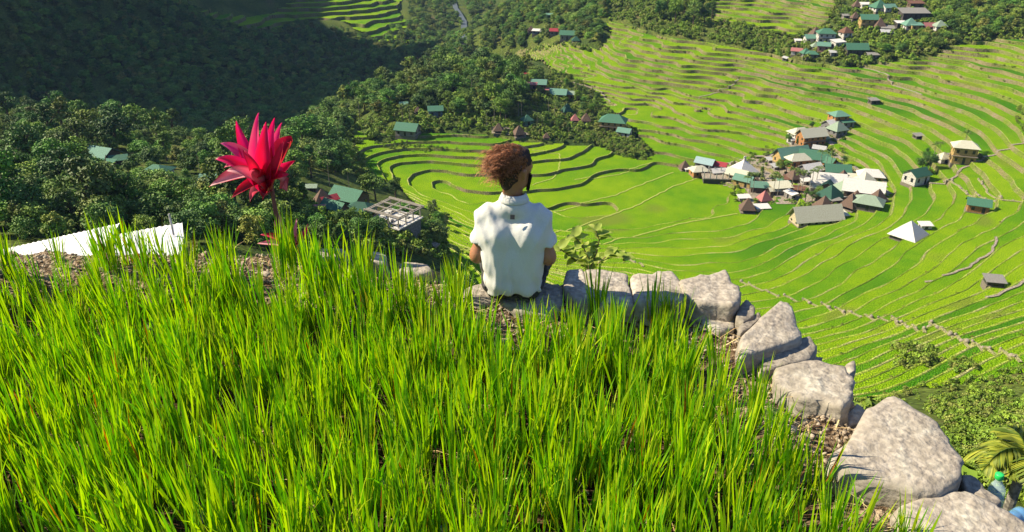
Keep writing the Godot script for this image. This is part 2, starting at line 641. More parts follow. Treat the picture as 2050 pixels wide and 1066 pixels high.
func clip(poly: PackedVector3Array, level: float, keep: float) -> PackedVector3Array:
	var out := PackedVector3Array()
	var n := poly.size()
	for i in n:
		var a := poly[i]
		var b := poly[(i + 1) % n]
		var da := (a.y - level) * keep
		var db := (b.y - level) * keep
		if da >= 0.0:
			out.append(a)
		if (da >= 0.0) != (db >= 0.0):
			out.append(a.lerp(b, da / (da - db)))
	return out

func flat_mesh(box: Array) -> ArrayMesh:
	var arr := []
	arr.resize(Mesh.ARRAY_MAX)
	arr[Mesh.ARRAY_VERTEX] = box[0]
	arr[Mesh.ARRAY_COLOR] = box[1]
	var am := ArrayMesh.new()
	am.add_surface_from_arrays(Mesh.PRIMITIVE_TRIANGLES, arr)
	return am

func cut_terraces(called: String, q0: float, q1: float, dq: float, z0: float, z1: float, grow: float, far: bool) -> void:
	var cols := int((q1 - q0) / dq)
	var zs := PackedFloat32Array()
	var z := z0
	while z < z1:
		zs.append(z)
		z *= grow
	var old: PackedVector3Array
	var old_in: PackedByteArray
	for j in zs.size():
		var row := PackedVector3Array()
		row.resize(cols)
		var ins := PackedByteArray()
		ins.resize(cols)
		for i in cols:
			var x := (q0 + i * dq) * zs[j]
			var inside := in_terraces(x, -zs[j]) if not far else in_far_terraces(x, -zs[j])
			ins[i] = 1 if inside else 0
			row[i] = Vector3(x, steps_of(height(x, -zs[j])) if inside else 0.0, -zs[j])
		if j > 0:
			var dry := clampf((zs[j] - 300.0) / 60.0, 0.0, 1.0)
			for i in cols - 1:
				if ins[i] + ins[i + 1] + old_in[i] + old_in[i + 1] < 4:
					continue
				cut_triangle(PackedVector3Array([old[i], row[i], old[i + 1]]), dry)
				cut_triangle(PackedVector3Array([old[i + 1], row[i], row[i + 1]]), dry)
		old = row
		old_in = ins
	var root := Node3D.new()
	root.name = called
	root.set_meta("kind", "structure")
	add_child(root)
	var keys := step_vertices.keys()
	keys.sort()
	for k in keys:
		var part := put("paddy_step", flat_mesh(step_vertices[k]), M.paddy, root)
		if wall_vertices.has(k):
			put("retaining_wall", flat_mesh(wall_vertices[k]), M.bank, part)
			put("bund", flat_mesh(bund_vertices[k]), M.bank, part)
	step_vertices.clear()
	wall_vertices.clear()
	bund_vertices.clear()

var far_plans: Array = []

func in_far_terraces(x: float, z: float) -> bool:
	var p := Vector2(x, z)
	for poly in far_plans:
		if Geometry2D.is_point_in_polygon(p, poly):
			return true
	return false

func build_terraces() -> void:
	cut_terraces("rice_terraces", -0.24, 0.98, 0.0029, 96.0, 545.0, 1.0052, false)
	# the terraces across the gorge, with taller steps
	tall_steps = true
	var keep := banks_at
	banks_at = []
	cut_terraces("gorge_terraces", -0.55, -0.08, 0.003, 480.0, 900.0, 1.006, true)
	banks_at = keep
	tall_steps = false

# ---------------------------------------------------------------- the near terrace: mud, earth bund, boulders on the rim
var rim := PackedVector2Array()
var home_plan := PackedVector2Array()

func rim_distance(x: float, z: float) -> float:       # metres inside the rim, negative outside
	var p := Vector2(x, z)
	var best := 1e9
	for i in rim.size() - 1:
		best = minf(best, p.distance_squared_to(Geometry2D.get_closest_point_to_segment(p, rim[i], rim[i + 1])))
	best = sqrt(best)
	return best if Geometry2D.is_point_in_polygon(p, home_plan) else -best

func home_y(x: float, z: float, d: float) -> float:
	var n := noise_c.get_noise_2d(x * 1.7, z * 1.7)
	var m := noise_c.get_noise_2d(x * 6.0 + 30.0, z * 6.0)
	if d < 0.0:
		return maxf(0.16 + d * 7.0, -2.6) + n * 0.05 + clampf(d * 0.6 + 0.3, -5.0, 0.0)
	var bank := 1.0 - smoothstep(0.36, 0.80, d + n * 0.10)
	var left := clampf((-x - 0.2) / 1.0, 0.0, 1.0)
	return bank * (0.175 + 0.05 * n + 0.045 * left + m * 0.018) + m * 0.022 - smoothstep(0.12, 0.0, d) * 0.04

func build_home_terrace() -> void:
	for p in [[-700, 520], [-300, 505], [0, 492], [200, 486], [400, 488], [520, 496], [640, 505], [760, 512], [860, 530], [940, 552], [1010, 560], [1080, 556], [1130, 534], [1260, 545], [1345, 536], [1450, 540], [1484, 590], [1520, 612], [1566, 612], [1606, 668], [1634, 696], [1706, 770], [1714, 806], [1800, 806], [1896, 876], [1918, 950], [2000, 1008], [2070, 1055], [2160, 1140]]:
		var g := at_y(p[0], p[1], 0.26)
		rim.append(Vector2(g.x, g.z))
	var last := rim[rim.size() - 1]
	rim.append(last + Vector2(0.6, 1.6))
	home_plan = rim.duplicate()
	home_plan.append(Vector2(last.x + 0.6, 3.0))
	home_plan.append(Vector2(rim[0].x, 3.0))
	var st := SurfaceTool.new()
	st.begin(Mesh.PRIMITIVE_TRIANGLES)
	st.set_smooth_group(0)
	var nx := 230
	var nz := 150
	for j in nz:
		for i in nx:
			var x := -7.6 + i * 0.055
			var z := -7.4 + j * 0.055
			var d := rim_distance(x, z)
			st.set_color(soil_color(x, z, d))
			st.add_vertex(Vector3(x, home_y(x, z, d), z))
	for j in nz - 1:
		for i in nx - 1:
			var a := j * nx + i
			for k in [a, a + 1, a + nx, a + 1, a + nx + 1, a + nx]:
				st.add_index(k)
	st.generate_normals()
	setting("paddy_soil", st.commit(), M.soil)
	# standing water between the rice: a thin sheet that shows where the mud lies low
	var w := PlaneMesh.new()
	w.size = Vector2(4.6, 1.6)
	var wet := mat(lin(0.035, 0.028, 0.018), 0.08)
	var pool := setting("paddy_water", w, wet)
	pool.position = Vector3(-0.9, -0.004, -2.0)
	# clods and pebbles on the bund
	var pebble := lump(0.5, 6, 8, 3)
	var spots: Array = []
	var tints := PackedColorArray()
	for i in 5200:
		var k := rng.randi_range(0, rim.size() - 3)
		var a := rim[k].lerp(rim[k + 1], rng.randf())
		if a.x < -4.5:
			continue
		var p := a + Vector2(rng.randfn(0.0, 0.3), absf(rng.randfn(0.0, 0.34)))
		var d := rim_distance(p.x, p.y)
		if d < 0.0 or d > 0.85:
			continue
		var s := rng.randf_range(0.004, 0.014) * (2.4 if rng.randf() < 0.04 else 1.0)
		var b := Basis.from_euler(Vector3(rng.randf() * 6.0, rng.randf() * 6.0, 0)) * Basis.from_scale(Vector3(s, s * 0.7, s * 1.2) * 2.0)
		spots.append(Transform3D(b, Vector3(p.x, home_y(p.x, p.y, d) + s * 0.35, p.y)))
		var c := Color(0.20, 0.15, 0.10).lerp(Color(0.36, 0.30, 0.23), rng.randf())
		tints.append(c)
	var peb := scatter("pebbles", pebble, M.plain, spots, tints, self)
	tag(peb, "small brown clods and pebbles along the earth bund", "pebbles")
	# dead straw lying in the mud
	var straw := SurfaceTool.new()
	straw.begin(Mesh.PRIMITIVE_TRIANGLES)
	for i in 2600:
		var x := rng.randf_range(-4.6, 3.0)
		var z := rng.randf_range(-5.2, -1.0)
		var d := rim_distance(x, z)
		if d < 0.12:
			continue
		var y := home_y(x, z, d) + 0.012
		var t := rng.randf() * TAU
		var l := rng.randf_range(0.05, 0.22)
		var dir := Vector3(cos(t), rng.randf_range(-0.05, 0.35), sin(t)) * l
		var wv := Vector3(-sin(t), 0, cos(t)) * rng.randf_range(0.0015, 0.0035)
		var c := Color(0.30, 0.19, 0.08).lerp(Color(0.55, 0.45, 0.22), rng.randf())
		if rng.randf() < 0.3:
			c = Color(0.16, 0.08, 0.04)
		var a := Vector3(x, y, z)
		var m := a + dir * 0.5 + Vector3(0, l * 0.10, 0)
		for v in [a - wv, a + wv, m + wv, a - wv, m + wv, m - wv, m - wv, m + wv, a + dir]:
			straw.set_color(c)
			straw.add_vertex(v)
	var so := put("straw", straw.commit(), M.plain, self)
	so.set_meta("kind", "stuff")
	tag(so, "dead brown straw lying on the mud between rice", "straw")

func soil_color(x: float, z: float, d: float) -> Color:
	var n := noise_c.get_noise_2d(x * 0.9, z * 0.9)
	var dry := 1.0 - smoothstep(0.35, 0.75, d + n * 0.12)
	var c := Color(0.095, 0.062, 0.035).lerp(Color(0.34, 0.27, 0.19), dry)
	return c.lerp(Color(0.15, 0.10, 0.06), clampf(n * 1.6, 0.0, 0.7))

# an uneven lump of unit size
func lump(flat: float, rings: int, sides: int, seed_: int) -> ArrayMesh:
	var st := SurfaceTool.new()
	st.begin(Mesh.PRIMITIVE_TRIANGLES)
	st.set_smooth_group(0)
	for r in rings + 1:
		var th := PI * r / rings
		for s in sides:
			var ph := TAU * s / sides
			var p := Vector3(sin(th) * cos(ph), cos(th), sin(th) * sin(ph))
			var k := 0.5 * (1.0 + 0.35 * noise_b.get_noise_3d(p.x * 1.3 + seed_ * 7.0, p.y * 1.3, p.z * 1.3))
			st.set_color(Color(1, 1, 1))
			st.add_vertex(Vector3(p.x * k, p.y * k * flat * 1.6, p.z * k))
	for r in rings:
		for s in sides:
			var a := r * sides + s
			var b := r * sides + (s + 1) % sides
			for k in [a, b, a + sides, b, b + sides, a + sides]:
				st.add_index(k)
	st.generate_normals()
	return st.commit()

func boulder(outline: Array, top: float, thick: float, tilt: Vector2, seed_: int, tone: float, parent: Node, label := "") -> void:
	var plan: PackedVector2Array = []
	for p in outline:
		var g := at_y(p[0], p[1], top)
		plan.append(Vector2(g.x, g.z))
	for k in 2:                                       # soften the corners a little
		var soft := PackedVector2Array()
		for i in plan.size():
			var a := plan[i]
			var b := plan[(i + 1) % plan.size()]
			var cut := 0.10 if k == 0 else 0.22
			soft.append(a.lerp(b, cut))
			soft.append(a.lerp(b, 1.0 - cut))
		plan = soft
	var mid := Vector2.ZERO
	for p in plan:
		mid += p / plan.size()
	var n := plan.size()
	var st := SurfaceTool.new()
	st.begin(Mesh.PRIMITIVE_TRIANGLES)
	st.set_smooth_group(0)
	var levels := [[0.001, 0.0], [0.25, 0.0], [0.48, 0.0], [0.70, 0.0], [0.88, -0.002], [0.965, -0.008], [1.0, -0.028], [1.02, -0.09], [1.03, -thick * 0.6], [0.98, -thick * 0.85], [0.80, -thick]]
	for r in levels.size():
		for i in n:
			var e := plan[i] - mid
			var p: Vector2 = e * float(levels[r][0])
			var y: float = levels[r][1]
			var wx := p.x + seed_ * 3.1
			var big := noise_c.get_noise_3d(wx * 2.6, y * 2.6 + seed_, p.y * 2.6)
			var fine := noise_c.get_noise_3d(wx * 11.0, y * 11.0 + seed_, p.y * 11.0)
			var rough := 1.0 if r > 3 else 0.75
			big = snappedf(big, 0.22) * 0.35 + big * 0.65
			p += e.normalized() * (big * 0.030 + fine * 0.012) * rough * float(levels[r][0])
			y += big * 0.022 + fine * 0.014 * rough + tilt.x * p.x + tilt.y * p.y
			var lich := noise_c.get_noise_3d(wx * 5.0 + 40.0, y * 5.0, p.y * 5.0 + seed_)
			var c := Color(0.375, 0.345, 0.305) * tone
			c = c.lerp(Color(0.22, 0.19, 0.16) * tone, clampf(big * 0.7, 0.0, 0.4))
			c = c.lerp(Color(0.50, 0.49, 0.44), clampf(lich * 2.6 - 0.5, 0.0, 0.6))
			c = c.lerp(Color(0.10, 0.095, 0.085), clampf(-lich * 2.6 - 1.0, 0.0, 0.6))
			c.a = 1.0
			st.set_color(c)
			st.add_vertex(Vector3(p.x, y, p.y))
	for r in levels.size() - 1:
		for i in n:
			var a := r * n + i
			var b := r * n + (i + 1) % n
			for k in [a, a + n, b, b, a + n, b + n]:
				st.add_index(k)
	st.generate_normals()
	var o := put("stone", st.commit(), M.stone, parent)
	o.position = Vector3(mid.x, top, mid.y)
	if label != "":
		o.set_meta("label", label)

func build_wall_stones() -> void:
	var wall := thing("dry_stone_wall", "grey dry stone wall of boulders round the rice terrace rim", "stone wall")
	var list := [
		[[[1131, 533], [1166, 532], [1182, 560], [1187, 603], [1150, 603], [1129, 575]], 0.27, 0.26, 0.0, 0.02, 1.05, ""],
		[[[1166, 535], [1215, 539], [1262, 546], [1264, 576], [1270, 610], [1200, 612], [1182, 590]], 0.275, 0.26, 0.02, 0.0, 1.05, ""],
		[[[1262, 547], [1320, 535], [1346, 534], [1361, 555], [1377, 590], [1362, 606], [1300, 610], [1266, 602]], 0.285, 0.26, 0.0, 0.05, 1.08, ""],
		[[[1358, 556], [1405, 548], [1453, 536], [1466, 555], [1486, 580], [1484, 602], [1466, 612], [1440, 607], [1400, 604], [1374, 590]], 0.31, 0.25, 0.04, 0.02, 1.0, "flat topped grey boulder with dark weathered end"],
		[[[1404, 620], [1425, 611], [1460, 617], [1478, 632], [1475, 658], [1440, 664], [1406, 648]], 0.20, 0.2, 0.0, 0.06, 1.1, ""],
		[[[1474, 615], [1495, 595], [1513, 608], [1512, 632], [1488, 645], [1474, 635]], 0.25, 0.24, 0.05, 0.0, 0.72, ""],
		[[[1478, 652], [1498, 636], [1518, 625], [1526, 632], [1506, 656], [1482, 672]], 0.24, 0.22, 0.0, 0.05, 0.75, ""],
		[[[1481, 674], [1520, 645], [1564, 601], [1582, 604], [1600, 640], [1614, 668], [1560, 688], [1500, 704], [1484, 708]], 0.30, 0.22, -0.05, -0.10, 1.02, "pointed pale boulder shaped like a wedge"],
		[[[1518, 706], [1560, 692], [1620, 672], [1638, 690], [1632, 718], [1566, 732], [1524, 736]], 0.235, 0.25, 0.0, 0.0, 0.78, ""],
		[[[1552, 732], [1600, 722], [1650, 722], [1690, 740], [1714, 765], [1706, 800], [1690, 820], [1650, 804], [1600, 792], [1556, 768]], 0.28, 0.26, 0.08, 0.05, 0.95, "rounded pinkish grey boulder like a loaf"],
		[[[1690, 830], [1718, 808], [1742, 820], [1730, 850], [1700, 852]], 0.17, 0.2, 0.0, 0.0, 1.0, ""],
		[[[1660, 908], [1700, 868], [1736, 818], [1780, 794], [1812, 804], [1880, 850], [1902, 876], [1922, 920], [1920, 952], [1884, 980], [1830, 978], [1750, 958], [1690, 938]], 0.30, 0.2, 0.03, -0.03, 1.0, "large flat angular slab with a cracked lichened top"],
		[[[1800, 1006], [1850, 988], [1930, 972], [2000, 1010], [2070, 1050], [2080, 1110], [1960, 1150], [1830, 1090]], 0.27, 0.2, 0.03, 0.0, 1.0, "broad flat slab below the largest boulder"],
		[[[1924, 950], [1946, 950], [1976, 978], [2006, 1006], [1985, 1012], [1940, 985]], 0.22, 0.22, 0.0, 0.0, 0.85, ""],
		[[[1006, 562], [1070, 558], [1124, 566], [1130, 600], [1110, 625], [1040, 622], [1000, 604]], 0.235, 0.24, 0.0, 0.0, 0.95, ""],
		[[[930, 566], [1000, 562], [1004, 600], [960, 612], [925, 596]], 0.215, 0.22, 0.0, 0.0, 0.9, ""],
		[[[738, 504], [766, 500], [778, 512], [770, 524], [742, 522]], 0.30, 0.16, 0.0, 0.0, 1.25, "small pale block on the earth bund"],
		[[[630, 500], [680, 498], [700, 512], [660, 520], [632, 514]], 0.26, 0.14, 0.0, 0.0, 0.85, ""],
		[[[800, 522], [850, 524], [872, 540], [840, 550], [798, 540]], 0.27, 0.16, 0.0, 0.0, 0.95, ""],
		[[[1290, 622], [1330, 612], [1350, 630], [1330, 650], [1296, 650]], 0.15, 0.16, 0.0, 0.0, 1.1, ""],
		[[[1690, 730], [1712, 722], [1716, 742], [1700, 748]], 0.13, 0.14, 0.0, 0.0, 0.9, ""]]
	for i in list.size():
		var s: Array = list[i]
		boulder(s[0], s[1], s[2], Vector2(s[3], s[4]), i + 2, s[5], wall, s[6])
	# the courses under the rim, down the outer face
	var kinds := [lump(0.62, 8, 10, 1), lump(0.55, 8, 10, 2), lump(0.7, 8, 10, 4)]
	for i in rim.size() - 2:
		var a := rim[i]
		var b := rim[i + 1]
		var long := a.distance_to(b)
		var count := int(ceil(long / 0.42))
		for k in count:
			for row in 3:
				if a.x < -4.6:
					continue
				var p := a.lerp(b, (k + 0.5 + rng.randf_range(-0.2, 0.2)) / count)
				var out := Vector2((b - a).y, -(b - a).x).normalized()
				p += out * (0.02 + row * 0.05)
				var s := rng.randf_range(0.34, 0.5)
				var o := put("stone", kinds[rng.randi() % 3], M.stone_plain, wall)
				o.position = Vector3(p.x, -0.16 - row * 0.3, p.y)
				o.rotation.y = rng.randf() * TAU
				o.scale = Vector3(s, s * 0.95, s)

# ---------------------------------------------------------------- rice
func blade(st: SurfaceTool, root: Vector3, azim: float, lean: float, bend: float, long: float, wide: float, twist: float, high: Color) -> void:
	var out := Vector3(cos(azim), 0, sin(azim))
	var across := Vector3(-sin(azim + twist), 0, cos(azim + twist))
	var segs := 6
	var p := root
	var ang := lean
	var prev_l := Vector3.ZERO
	var prev_r := Vector3.ZERO
	var prev_c := high
	for i in segs + 1:
		var t := float(i) / segs
		var w := wide * (0.45 + 1.35 * t) * (1.0 - t * t * t) * 0.92
		if i == segs:
			w = 0.0
		var fold := Vector3(out.x, 0, out.z) * w * 0.35
		var l := p - across * w * 0.5 + fold
		var r := p + across * w * 0.5 + fold
		var c := high
		if i > 0:
			for v in [[prev_l, prev_c], [l, c], [prev_r, prev_c], [prev_r, prev_c], [l, c], [r, c]]:
				st.set_color(v[1])
				st.add_vertex(v[0])
		prev_l = l
		prev_r = r
		prev_c = c
		ang = lean + bend * t * t
		p += (out * sin(ang) + Vector3.UP * cos(ang)) * (long / segs)

func rice_tuft(seed_: int) -> ArrayMesh:
	var r := RandomNumberGenerator.new()
	r.seed = seed_
	var st := SurfaceTool.new()
	st.begin(Mesh.PRIMITIVE_TRIANGLES)
	for i in 22:
		var a := r.randf() * TAU
		var root := Vector3(cos(a), 0, sin(a)) * r.randf_range(0.0, 0.045)
		var long := r.randf_range(0.28, 0.50)
		var lean := absf(r.randfn(0.0, 0.11)) + 0.02
		var bend := absf(r.randfn(0.05, 0.18))
		if r.randf() < 0.06:
			bend += 0.9
		var high := Color(0.300, 0.490, 0.014).lerp(Color(0.530, 0.620, 0.022), r.randf())
		if r.randf() < 0.38:
			high = Color(0.150, 0.350, 0.016)
		if r.randf() < 0.016:
			high = Color(0.50, 0.36, 0.03)
			if r.randf() < 0.4:
				high = Color(0.42, 0.13, 0.02)
		blade(st, root, a + r.randfn(0.0, 0.5), lean, bend, long, r.randf_range(0.0075, 0.0140), r.randfn(0.0, 0.7), high)
	st.generate_normals()
	return st.commit()

func build_rice() -> void:
	var kinds := 10
	var spots: Array = []
	var tints: Array = []
	for k in kinds:
		spots.append([])
		tints.append(PackedColorArray())
	var z := -5.6
	var row := 0
	while z < -0.75:
		var x := -5.2 + (row % 2) * 0.08
		while x < 3.2:
			var px := x + rng.randfn(0.0, 0.045)
			var pz := z + rng.randfn(0.0, 0.045)
			x += 0.112
			var d := rim_distance(px, pz)
			var edge := 0.26 + 0.14 * noise_b.get_noise_2d(px * 1.1, pz * 1.1)
			if px > 0.2:
				edge += 0.08 if px < 1.0 else 0.2
			elif px > -0.5:
				edge -= 0.08
			if d < edge or (d < edge + 0.25 and rng.randf() < 0.25):
				continue
			var gap := noise_b.get_noise_2d(px * 1.6 + 9.0, pz * 1.6)
			if gap > 0.62 and rng.randf() < 0.6:
				continue
			if Vector2(px - 0.02, pz + 4.0).length() < 0.27:      # where the man sits
				continue
			var k := rng.randi() % kinds
			var grown := rng.randf_range(0.74, 1.05) * (0.80 if d < 0.6 and px > -0.6 else 0.80 if d < 0.7 and px < -2.0 else 1.0) * (1.0 + 0.12 * noise_b.get_noise_2d(px * 0.7, pz * 0.7 + 4.0))
			var b := Basis.from_euler(Vector3(rng.randfn(0.0, 0.06), rng.randf() * TAU, rng.randfn(0.0, 0.06))) * Basis.from_scale(Vector3(grown, grown, grown))
			spots[k].append(Transform3D(b, Vector3(px, home_y(px, pz, d) - 0.015, pz)))
			var t := rng.randf_range(0.78, 1.12)
			tints[k].append(Color(t, t, t * 0.9))
		z += 0.112
		row += 1
	var root := Node3D.new()
	root.name = "rice_plants"
	add_child(root)
	root.set_meta("kind", "stuff")
	tag(root, "bright green young rice growing in the terrace mud", "rice")
	for k in kinds:
		scatter("rice_tuft", rice_tuft(100 + k), M.leaf_rice, spots[k], tints[k], root)

# ---------------------------------------------------------------- plants on and beside the rim
# one broad leaf along a curve base > mid > tip
func broad_leaf(base: Vector3, mid: Vector3, tip: Vector3, wide: float, face: Vector3, color: Color, edge: Color, curl := 0.25) -> ArrayMesh:
	var st := SurfaceTool.new()
	st.begin(Mesh.PRIMITIVE_TRIANGLES)
	st.set_smooth_group(0)
	var segs := 14
	for i in segs + 1:
		var t := float(i) / segs
		var p := base.lerp(mid, t).lerp(mid.lerp(tip, t), t)
		var dir := (mid.lerp(tip, t) - base.lerp(mid, t)).normalized()
		var across := dir.cross(face).normalized()
		var out := across.cross(dir).normalized()
		var w := wide * pow(sin(PI * clampf(0.10 + 0.90 * pow(t, 0.72), 0.0, 1.0)), 0.8)
		for s in 7:
			var k := (s - 3) / 3.0
			var wave := sin(t * 9.0 + k * 2.0) * 0.05 * wide * absf(k)
			var v := p + across * w * 0.5 * k + out * (absf(k) * absf(k) * curl * w + wave)
			var n := 0.5 + 0.9 * noise_b.get_noise_2d(k * 6.0 + base.x * 40.0, t * 2.2 + tip.y * 30.0)
			st.set_color(color.lerp(edge, clampf(absf(k * k * k) * 0.65 + n * 0.55 - 0.2, 0.0, 1.0)))
			st.add_vertex(v)
	for i in segs:
		for s in 6:
			var a := i * 7 + s
			for k in [a, a + 1, a + 7, a + 1, a + 8, a + 7]:
				st.add_index(k)
	st.generate_normals()
	return st.commit()

func tube(st: SurfaceTool, line: PackedVector3Array, radii: PackedFloat32Array, sides: int, color := Color(1, 1, 1)) -> void:
	var up := Vector3(0.123, 0.91, 0.31).normalized()
	var rings: Array = []
	for i in line.size():
		var dir := (line[mini(i + 1, line.size() - 1)] - line[maxi(i - 1, 0)]).normalized()
		var a := dir.cross(up)
		if a.length() < 0.1:
			a = dir.cross(Vector3.RIGHT)
		a = a.normalized()
		var b := dir.cross(a)
		var ring := PackedVector3Array()
		for s in sides:
			var t := TAU * s / sides
			ring.append(line[i] + (a * cos(t) + b * sin(t)) * radii[i])
		rings.append(ring)
	for i in line.size() - 1:
		for s in sides:
			var s2 := (s + 1) % sides
			for v in [rings[i][s], rings[i][s2], rings[i + 1][s], rings[i][s2], rings[i + 1][s2], rings[i + 1][s]]:
				st.set_color(color)
				st.add_vertex(v)

func build_plants() -> void:
	# the red cordyline on the bund
	var foot := at_y(552, 500, 0.22)
	var z := -foot.z
	var plant := thing("cordyline_plant", "tall red cordyline with a crown of crimson and magenta leaves", "plant", foot)
	var st := SurfaceTool.new()
	st.begin(Mesh.PRIMITIVE_TRIANGLES)
	var line := PackedVector3Array()
	var radii := PackedFloat32Array()
	for p in [[553, 512], [556, 480], [554, 440], [549, 410], [545, 385], [541, 360]]:
		line.append(at_z(p[0], p[1], z) - foot)
		radii.append(0.016 if p[1] > 420 else 0.013)
	tube(st, line, radii, 8)
	st.generate_normals()
	put("stem", st.commit(), mat(lin(0.13, 0.05, 0.045), 0.8), plant)
	var mag := Color(0.73, 0.045, 0.32)
	var red := Color(0.60, 0.025, 0.10)
	var dark := Color(0.22, 0.016, 0.040)
	var pale := Color(0.76, 0.42, 0.46)
	var base := Vector2(540, 372)
	for l in [
			[517, 226, 512, 300, mag, pale, 0.070, 0.02, 0.0], [472, 242, 498, 312, mag, red, 0.078, -0.06, 0.1], [532, 244, 530, 305, red, mag, 0.070, 0.08, -0.1],
			[549, 236, 540, 300, mag, red, 0.066, -0.05, 0.2], [563, 246, 552, 300, mag, pale, 0.062, -0.10, 0.2], [583, 290, 590, 262, dark, red, 0.085, -0.08, 0.3],
			[440, 287, 496, 296, mag, pale, 0.070, -0.04, 0.3], [430, 319, 486, 316, red, mag, 0.066, 0.06, 0.3], [448, 336, 500, 305, red, pale, 0.072, -0.12, 0.2],
			[452, 343, 496, 336, pale, dark, 0.060, 0.10, 0.5], [418, 374, 478, 346, pale, dark, 0.070, -0.02, 0.6], [590, 322, 568, 340, red, mag, 0.052, -0.10, 0.3],
			[578, 350, 562, 352, red, dark, 0.045, 0.10, 0.3], [575, 384, 566, 356, pale, dark, 0.060, -0.08, 0.5], [462, 398, 500, 366, dark, red, 0.050, 0.06, 0.5],
			[500, 404, 512, 372, dark, pale, 0.050, -0.10, 0.6], [526, 400, 530, 380, dark, red, 0.050, 0.08, 0.6], [508, 372, 514, 344, red, dark, 0.060, -0.16, 0.4],
			[538, 262, 540, 320, red, mag, 0.052, -0.16, 0.0], [556, 300, 552, 335, dark, red, 0.060, -0.16, 0.1], [566, 280, 566, 330, red, dark, 0.056, 0.10, 0.1], [486, 300, 512, 336, red, dark, 0.055, 0.12, 0.2], [522, 330, 528, 352, dark, red, 0.050, -0.18, 0.2]]:
		var tip := at_z(l[0], l[1], z - l[7] * 1.7) - foot
		var mid := at_z(l[2], l[3], z - l[7] * 2.4) - foot
		var b := at_z(base.x + rng.randf_range(-6, 6), base.y + rng.randf_range(-26, 16), z + rng.randf_range(-0.03, 0.03)) - foot
		var face := Vector3(rng.randf_range(-0.5, 0.2), 0.35 + l[8], 0.8)
		put("leaf", broad_leaf(b, mid, tip, l[6] * 1.5, face, l[4], l[5], 0.5), M.leaf_red, plant)
	# its small neighbour
	var foot2 := at_y(588, 506, 0.22)
	z = -foot2.z
	plant = thing("cordyline_shoot", "low pink and red cordyline shoot at the foot of the tall one", "plant", foot2)
	st = SurfaceTool.new()
	st.begin(Mesh.PRIMITIVE_TRIANGLES)
	tube(st, PackedVector3Array([Vector3(0, -0.05, 0), at_z(590, 486, z) - foot2]), PackedFloat32Array([0.012, 0.010]), 7)
	st.generate_normals()
	put("stem", st.commit(), mat(lin(0.13, 0.05, 0.045), 0.8), plant)
	for l in [[559, 426, 566, 468, pale, dark, 0.06], [594, 436, 588, 470, pale, red, 0.05], [616, 448, 612, 478, red, pale, 0.05], [520, 470, 556, 470, red, dark, 0.05], [514, 488, 550, 484, pale, red, 0.045], [604, 462, 600, 480, dark, red, 0.05], [574, 450, 580, 476, dark, pale, 0.05]]:
		var tip := at_z(l[0], l[1], z + rng.randf_range(-0.06, 0.06)) - foot2
		put("leaf", broad_leaf(at_z(590, 488, z) - foot2, at_z(l[2], l[3], z) - foot2, tip, l[6], Vector3(-0.2, 0.5, 0.8), l[4], l[5], 0.3), M.leaf_red, plant)
	# the pale green shrub beyond the wall, next to the man
	var foot3 := at_z(1185, 575, 4.9)
	z = 4.9
	plant = thing("leafy_shrub", "young shrub with pale yellow green leaves behind the wall", "shrub", foot3)
	var twigs := [[[1178, 560], [1180, 520], [1165, 490], [1150, 474]], [[1180, 540], [1195, 505], [1200, 480], [1193, 462]], [[1184, 540], [1212, 515], [1238, 512], [1256, 516]], [[1165, 530], [1140, 512], [1120, 498]]]
	var leaf_at: Array = []
	for t in twigs:
		st = SurfaceTool.new()
		st.begin(Mesh.PRIMITIVE_TRIANGLES)
		line = PackedVector3Array()
		radii = PackedFloat32Array()
		var zz := z + rng.randf_range(-0.1, 0.1)
		for i in t.size():
			var p := at_z(t[i][0], t[i][1], zz) - foot3
			line.append(p)
			radii.append(0.006 - 0.001 * i)
			if i > 0:
				for k in 4:
					leaf_at.append(line[i - 1].lerp(p, (k + 1) / 4.0))
		tube(st, line, radii, 6)
		st.generate_normals()
		put("twig", st.commit(), mat(lin(0.16, 0.12, 0.06), 0.8), plant)
	for i in leaf_at.size():
		for two in 1 + i % 2:
			var a := rng.randf() * TAU
			var dir := Vector3(cos(a), rng.randf_range(0.0, 0.6), sin(a) * 0.8).normalized()
			var l := rng.randf_range(0.07, 0.13)
			var c := Color(0.24, 0.34, 0.05).lerp(Color(0.42, 0.46, 0.12), rng.randf())
			put("leaf", broad_leaf(leaf_at[i], leaf_at[i] + dir * l * 0.5 + Vector3(0, 0.012, 0), leaf_at[i] + dir * l + Vector3(0, -0.01, 0), l * 0.55, Vector3(0.1, 1, 0.2), c, c * 1.15, 0.15), M.leaf_young, plant)

# ---------------------------------------------------------------- houses
func quad(st: SurfaceTool, a: Vector3, b: Vector3, c: Vector3, d: Vector3) -> void:
	for v in [a, b, c, a, c, d]:
		st.add_vertex(v)

func block(size: Vector3, at: Vector3, st: SurfaceTool = null) -> SurfaceTool:
	if st == null:
		st = SurfaceTool.new()
		st.begin(Mesh.PRIMITIVE_TRIANGLES)
	var h := size * 0.5
	var p: Array = []
	for x in [-1, 1]:
		for y in [-1, 1]:
			for z in [-1, 1]:
				p.append(at + Vector3(x * h.x, y * h.y, z * h.z))
	quad(st, p[0], p[1], p[3], p[2]); quad(st, p[4], p[6], p[7], p[5])
	quad(st, p[0], p[4], p[5], p[1]); quad(st, p[2], p[3], p[7], p[6])
	quad(st, p[0], p[2], p[6], p[4]); quad(st, p[1], p[5], p[7], p[3])
	return st

func done(st: SurfaceTool) -> ArrayMesh:      # without normals every face is flat
	return st.commit()

